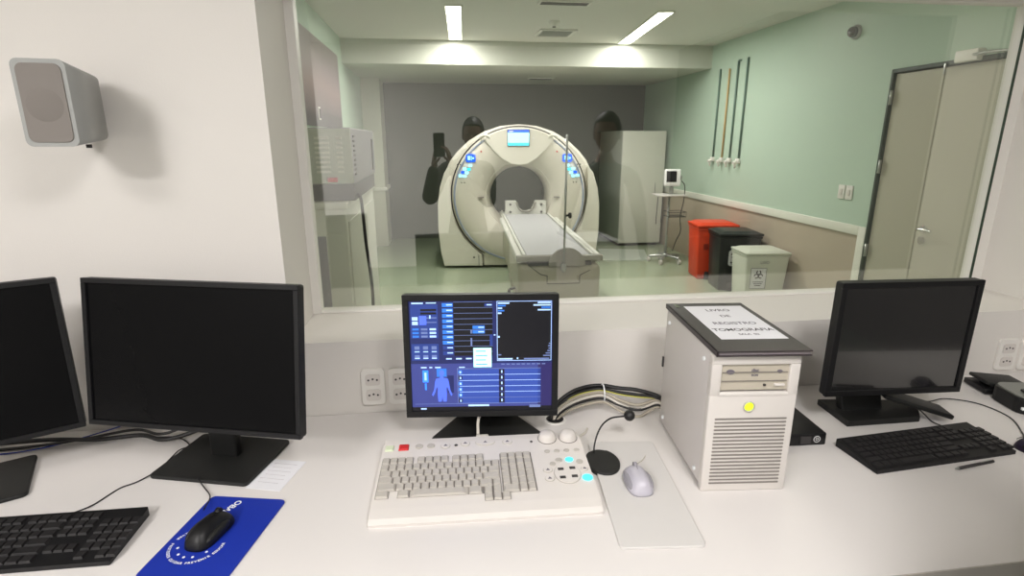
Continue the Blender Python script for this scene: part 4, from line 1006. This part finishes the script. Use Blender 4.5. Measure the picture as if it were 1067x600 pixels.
# ------------------------------------------------------------------ cables
def cable(pts, r, m, lab, sub=6, name='cable', grp=None): 
    o = MB().tube(pts, r, 8, sub).build(name, m); return tag(o, lab, 'cable', grp)
D = DT_
gx, gy = .32, 1.454
offs = [(0, CBK, .006, 'thick black cable on top of the bundle out of the desk hole'), (1, CBK, .005, 'second black cable of the bundle out of the desk hole'), (2, CGR, .0045, 'beige cable of the bundle, uppermost light one'), (3, CWH, .0045, 'pale cable of the bundle, below the beige one'), (4, CBK, .0045, 'lowest black cable of the bundle out of the desk hole'), (5, CYE, .002, 'thin yellow wire in the cable bundle'), (6, CGR, .004, 'beige cable sagging lowest toward the tower')]
for i, m_, r_, lab in offs:
    dz = [.075, .067, .060, .052, .044, .064, .036][i]; dy = [.03, .022, .012, .006, .004, .016, -.004][i]
    sag = [.0, -.004, -.026, -.030, -.022, -.006, -.034][i]
    cable([(gx-.012+i*.003, gy+.0, D-.0), (gx+.0+i*.004, gy+dy*.5, D+dz*.45), (gx+.05, gy+dy, D+dz*.9), (gx+.105, gy+dy+.02, D+dz), (gx+.155, gy+dy+.02, D+dz+.002), (gx+.20, gy+dy+.0, D+dz+sag*.6), (gx+.25, gy+dy-.02, D+max(dz+sag, r_+.001)), (gx+.305, gy-.02+dy*.3, D+dz*.85), (gx+.325, gy-.05, D+dz*.8)], r_, m_, lab, name='bundled_cable', grp='cables of the bundle from the desk hole')
tz = MB(); tz.lathe([(.030, -.002), (.032, -.002), (.032, .002), (.030, .002)], 24, T((gx+.155, gy+.035, D+.058)) @ RY(88) @ Matrix.Diagonal((.95, .62, 1, 1)), closed=True)
tag(tz.build('cable_tie', WHITE), 'white tie around the cable bundle', 'cable tie')
cable([(.42, 1.31, D+.002), (.45, 1.285, D+.0015), (.50, 1.275, D+.0015), (.535, 1.29, D+.0015), (.52, 1.24, D+.003), (.495, 1.20, D+.0085), (.462, 1.175, D+.013), (.454, 1.163, D+.016)], .0015, CWH, 'white cord of the grey mouse curving over the pad')
cable([(.085, 1.345, D+.03), (.09, 1.38, D+.06), (.115, 1.40, D+.09), (.12, 1.42, D+.075)], .0042, CWH, 'white cord of the console keyboard rising behind it')
cable([(.345, 1.36, D+.003), (.36, 1.345, D+.003), (.385, 1.36, D+.003), (.40, 1.385, D+.003)], .003, CWH, 'short white lead lying right of the console keyboard dials')
cable([(-.822, 1.152, D+.015), (-.80, 1.20, D+.003), (-.775, 1.26, D+.002), (-.745, 1.285, D+.002), (-.715, 1.33, D+.006), (-.70, 1.40, D+.0125), (-.69, 1.44, D+.003), (-.74, 1.49, D+.003), (-.80, 1.50, D+.003)], .0017, CBK, 'thin black cord from the left keyboard to behind the wide monitor')
cable([(-.535, 1.13, D+.016), (-.545, 1.19, D+.007), (-.575, 1.235, D+.003), (-.60, 1.262, D+.013)], .0015, CBK, 'thin black cord of the black mouse')
cable([(-1.38, 1.50, D+.004), (-1.10, 1.50, D+.016), (-.95, 1.495, D+.010), (-.84, 1.50, D+.012), (-.77, 1.47, D+.010), (-.70, 1.48, D+.02), (-.62, 1.49, D+.05)], .006, CBK, 'thick black cable lying behind the left monitors')
cable([(-1.38, 1.47, D+.004), (-1.12, 1.485, D+.006), (-.97, 1.48, D+.022), (-.86, 1.515, D+.022), (-.78, 1.48, D+.022), (-.72, 1.49, D+.035), (-.60, 1.50, D+.09)], .004, CBK, 'thinner black cable lying behind the left monitors')
cable([(-1.30, 1.46, D+.003), (-1.1, 1.47, D+.004), (-.93, 1.53, D+.02), (-.84, 1.55, D+.05)], .002, CBL, 'thin blue cable behind the left monitors')
cable([(.83, 1.37, D+.06), (.87, 1.42, D+.09), (.92, 1.44, D+.095), (.985, 1.45, D+.075), (1.06, 1.47, D+.07)], .006, CBL, 'thick blue cable behind the small black computer', grp=None)
cable([(.83, 1.40, D+.05), (.88, 1.46, D+.075), (.95, 1.48, D+.08), (1.04, 1.49, D+.06)], .004, CBL, 'thinner blue cable behind the small black computer')
cable([(.83, 1.385, D+.008), (.90, 1.43, D+.04), (.96, 1.44, D+.035), (1.05, 1.46, D+.02)], .006, CBK, 'black cable behind the small black computer')
cable([(1.36, 1.38, D+.05), (1.43, 1.40, D+.03), (1.50, 1.40, D+.006), (1.58, 1.415, D+.003), (1.65, 1.37, D+.003), (1.66, 1.28, D+.003), (1.60, 1.19, D+.003), (1.56, 1.155, D+.012)], .0018, CBK, 'thin black cord looping right from the square dark monitor to the dark mouse')
cable([(1.38, 1.38, D+.045), (1.42, 1.34, D+.01), (1.41, 1.29, D+.003), (1.39, 1.235, D+.018)], .0018, CBK, 'thin black cord of the right hand keyboard')

# ------------------------------------------------------------------ the two people reflected in the glass
def skin_body(name, joints, edges, root, m, parent):
    """joints: name -> (x, y, z, rx, ry); one connected chain grown into one surface"""
    ks = list(joints); me = bpy.data.meshes.new(name)
    me.from_pydata([joints[k][:3] for k in ks], [(ks.index(a), ks.index(b)) for a, b in edges], [])
    o = bpy.data.objects.new(name, me); COL.objects.link(o)
    sk = o.modifiers.new('skin', 'SKIN'); sk.use_smooth_shade = True; sk.branch_smoothing = .3
    if not me.skin_vertices: me.skin_vertices.new()
    for i, k in enumerate(ks):
        me.skin_vertices[0].data[i].radius = joints[k][3:5]; me.skin_vertices[0].data[i].use_root = (k == root)
    ss = o.modifiers.new('sub', 'SUBSURF'); ss.levels = 2; ss.render_levels = 2
    dg = bpy.context.evaluated_depsgraph_get(); me2 = bpy.data.meshes.new_from_object(o.evaluated_get(dg)); me2.name = name
    o.modifiers.clear(); o.data = me2; bpy.data.meshes.remove(me); me2.materials.clear(); me2.materials.append(m)
    for f in me2.polygons: f.use_smooth = True
    o.parent = parent; return o
def hand(wrist, d, up, side, s, parent, m, curl=.5):
    """five separate fingers rooted in a palm: d towards the fingertips, up = back of the hand, side = thumb side"""
    d = Vector(d).normalized(); up = Vector(up); up = (up-d*up.dot(d)).normalized(); sd = up.cross(d)*side
    W_ = Vector(wrist); J = {'w': (*W_, .024*s, .018*s), 'p': (*(W_+d*.045*s), .030*s, .014*s)}; E_ = [('w', 'p')]
    for i, (off, ln) in enumerate(((.030, .075), (.010, .083), (-.010, .078), (-.030, .060))):
        a = W_+d*.088*s+sd*off*s; b = a+(d*math.cos(curl*.6)-up*math.sin(curl*.6))*ln*.5*s; c = b+(d*math.cos(curl*1.8)-up*math.sin(curl*1.8))*ln*.5*s
        for n_, q, r in (('k', a, .0095), ('m', b, .0085), ('t', c, .0072)): J['%s%d' % (n_, i)] = (*q, r*s, r*s)
        E_ += [('p', 'k%d' % i), ('k%d' % i, 'm%d' % i), ('m%d' % i, 't%d' % i)]
    a = W_+d*.03*s+sd*.035*s; b = a+(d*.6+sd*.6-up*.3)*.035*s; c = b+(d*.8+sd*.1-up*.5)*.03*s
    for n_, q, r in (('ta', a, .012), ('tb', b, .010), ('tc', c, .0085)): J[n_] = (*q, r*s, r*s)
    E_ += [('w', 'ta'), ('ta', 'tb'), ('tb', 'tc')]
    return skin_body('hand', J, E_, 'w', m, parent)
def head(c, yaw, pitch, parent, hair_len, skin, hair):
    M = T(c) @ RZ(yaw) @ RX(pitch); b = MB(); b.ell((0, 0, 0), (.076, .096, .118), 32, 24)
    for v in b.bm.verts:                      # +Y is the face; narrow the jaw, flatten the face
        z = v.co.z
        if z < 0: v.co.x *= 1+.9*z*1.6; v.co.y = v.co.y*(1+1.2*z)+(.014 if v.co.y > 0 else .02)*(-z/.118)
        if v.co.y > .06: v.co.y = .06+(v.co.y-.06)*.75
    b.ell((0, .088, -.018), (.013, .020, .024), 16, 10); b.ell((0, .082, -.055), (.024, .010, .008), 16, 10)
    for s in (-1, 1): b.ell((s*.077, -.004, -.012), (.009, .018, .030), 14, 10); b.ell((s*.03, .078, .012), (.017, .009, .009), 14, 10)
    bmesh.ops.transform(b.bm, matrix=M, verts=b.bm.verts[:]); o = b.build('head', skin, parent)
    h = MB(); h.ell((0, -.012, .022), (.084, .100, .110), 32, 20)
    for v in h.bm.verts:
        if v.co.y > .045 and v.co.z < .06: v.co.y = .045; v.co.z = max(v.co.z, .03)
        if v.co.z < -.03*hair_len: v.co.z = -.03*hair_len
    bmesh.ops.transform(h.bm, matrix=M, verts=h.bm.verts[:]); h.build('hair', hair, parent)
    e = MB()
    for s in (-1, 1): e.ell((s*.03, .0845, .012), (.009, .0045, .006), 12, 8)
    bmesh.ops.transform(e.bm, matrix=M, verts=e.bm.verts[:]); e.build('eyes', HAIR, parent); return o
def person(lab, loc, yaw, Js, hd, shirt, trousers, skin, hands, hair_len=1., sc0=.96):
    t = thing('person', lab, 'person', loc, yaw); t.scale = (sc0,)*3
    j = dict(pelvis=(0, 0, .96, .155, .105), waist=(0, 0, 1.10, .14, .10), chest=(0, .0, 1.30, .165, .11), collar=(0, -.01, 1.42, .10, .075), neck=(0, 0, 1.50, .052, .052), nape=(0, .01, 1.56, .046, .046),
             shl=(-.175, -.01, 1.405, .062, .062), shr=(.175, -.01, 1.405, .062, .062))
    j.update(Js)
    E_ = [('pelvis', 'waist'), ('waist', 'chest'), ('chest', 'collar'), ('collar', 'neck'), ('neck', 'nape'), ('collar', 'shl'), ('collar', 'shr'), ('shl', 'ell'), ('ell', 'wrl'), ('shr', 'elr'), ('elr', 'wrr')]
    for s, n in ((-1, 'l'), (1, 'r')):
        j['hip'+n] = (s*.09, 0, .90, .09, .09); j['knee'+n] = (s*.10, .01, .50, .060, .062); j['ank'+n] = (s*.10, -.01, .10, .042, .045); j['toe'+n] = (s*.11, .13, .035, .045, .033)
        E_ += [('pelvis', 'hip'+n), ('hip'+n, 'knee'+n), ('knee'+n, 'ank'+n), ('ank'+n, 'toe'+n)]
    body = skin_body('body', j, E_, 'pelvis', shirt, t)
    me = body.data; me.materials.append(trousers); me.materials.append(skin); me.materials.append(BLACK2)
    for p_ in me.polygons:
        c = p_.center
        if c.z < .93: p_.material_index = 1
        if c.z < .09: p_.material_index = 3
        if c.z > 1.485 and abs(c.x) < .08 and abs(c.y) < .09: p_.material_index = 2
    head(hd[0], hd[1], hd[2], t, hair_len, skin, HAIR)
    for (w_, d_, u_, sd_, sc2) in hands: hand(w_, d_, u_, sd_, sc2, t, skin)
    return t
# the photographer: elbows bent, both hands round a phone held just behind the viewpoint
ph = person('person in dark clothes holding up a phone, reflected in the glass left of the scanner', (.22, -.42, 0), 0,
    dict(ell=(-.30, .16, 1.17, .062, .062), wrl=(-.25, .36, 1.44, .040, .036), elr=(.16, .20, 1.14, .047, .047), wrr=(-.13, .37, 1.45, .028, .024), chest=(0, .0, 1.30, .165, .11)),
    ((.05, .06, 1.655), 10, -6), CLOTHD, TROUS, SKIND, [((-.25, .36, 1.44), (.15, .1, 1), (-1, .2, 0), 1, .95), ((-.13, .37, 1.45), (-.2, .1, 1), (1, .2, 0), -1, .95)])
p_ = thing('phone', 'dark phone held up in both hands of the person in dark clothes', 'phone', (.02, -.035, 1.50))
MB().prism(rrect(.075, .155, .010, cx=.0, cy=.02), -.005, .004, 'y', bev=.001).build('phone_case', BLACK, p_)
q = MB()
for zz in (.074, .055): q.cyl((-.02, .004, zz), (-.02, .0055, zz), .006, n=16)
q.build('camera_lens', SCRN, p_)
person('person in grey-green clothes standing and watching, reflected in the glass beside the tall cabinet', (1.0, .48, 0), 8,
    dict(ell=(-.24, -.02, 1.12, .045, .045), wrl=(-.24, .05, .88, .027, .023), elr=(.24, .03, 1.12, .045, .045), wrr=(.25, .12, .88, .027, .023)),
    ((.0, .04, 1.655), 20, -4), CLOTHG, TROUS, SKIN, [((-.24, .05, .88), (0, .2, -1), (-1, 0, 0), 1, .95), ((.25, .12, .88), (0, .2, -1), (1, 0, 0), -1, .95)])
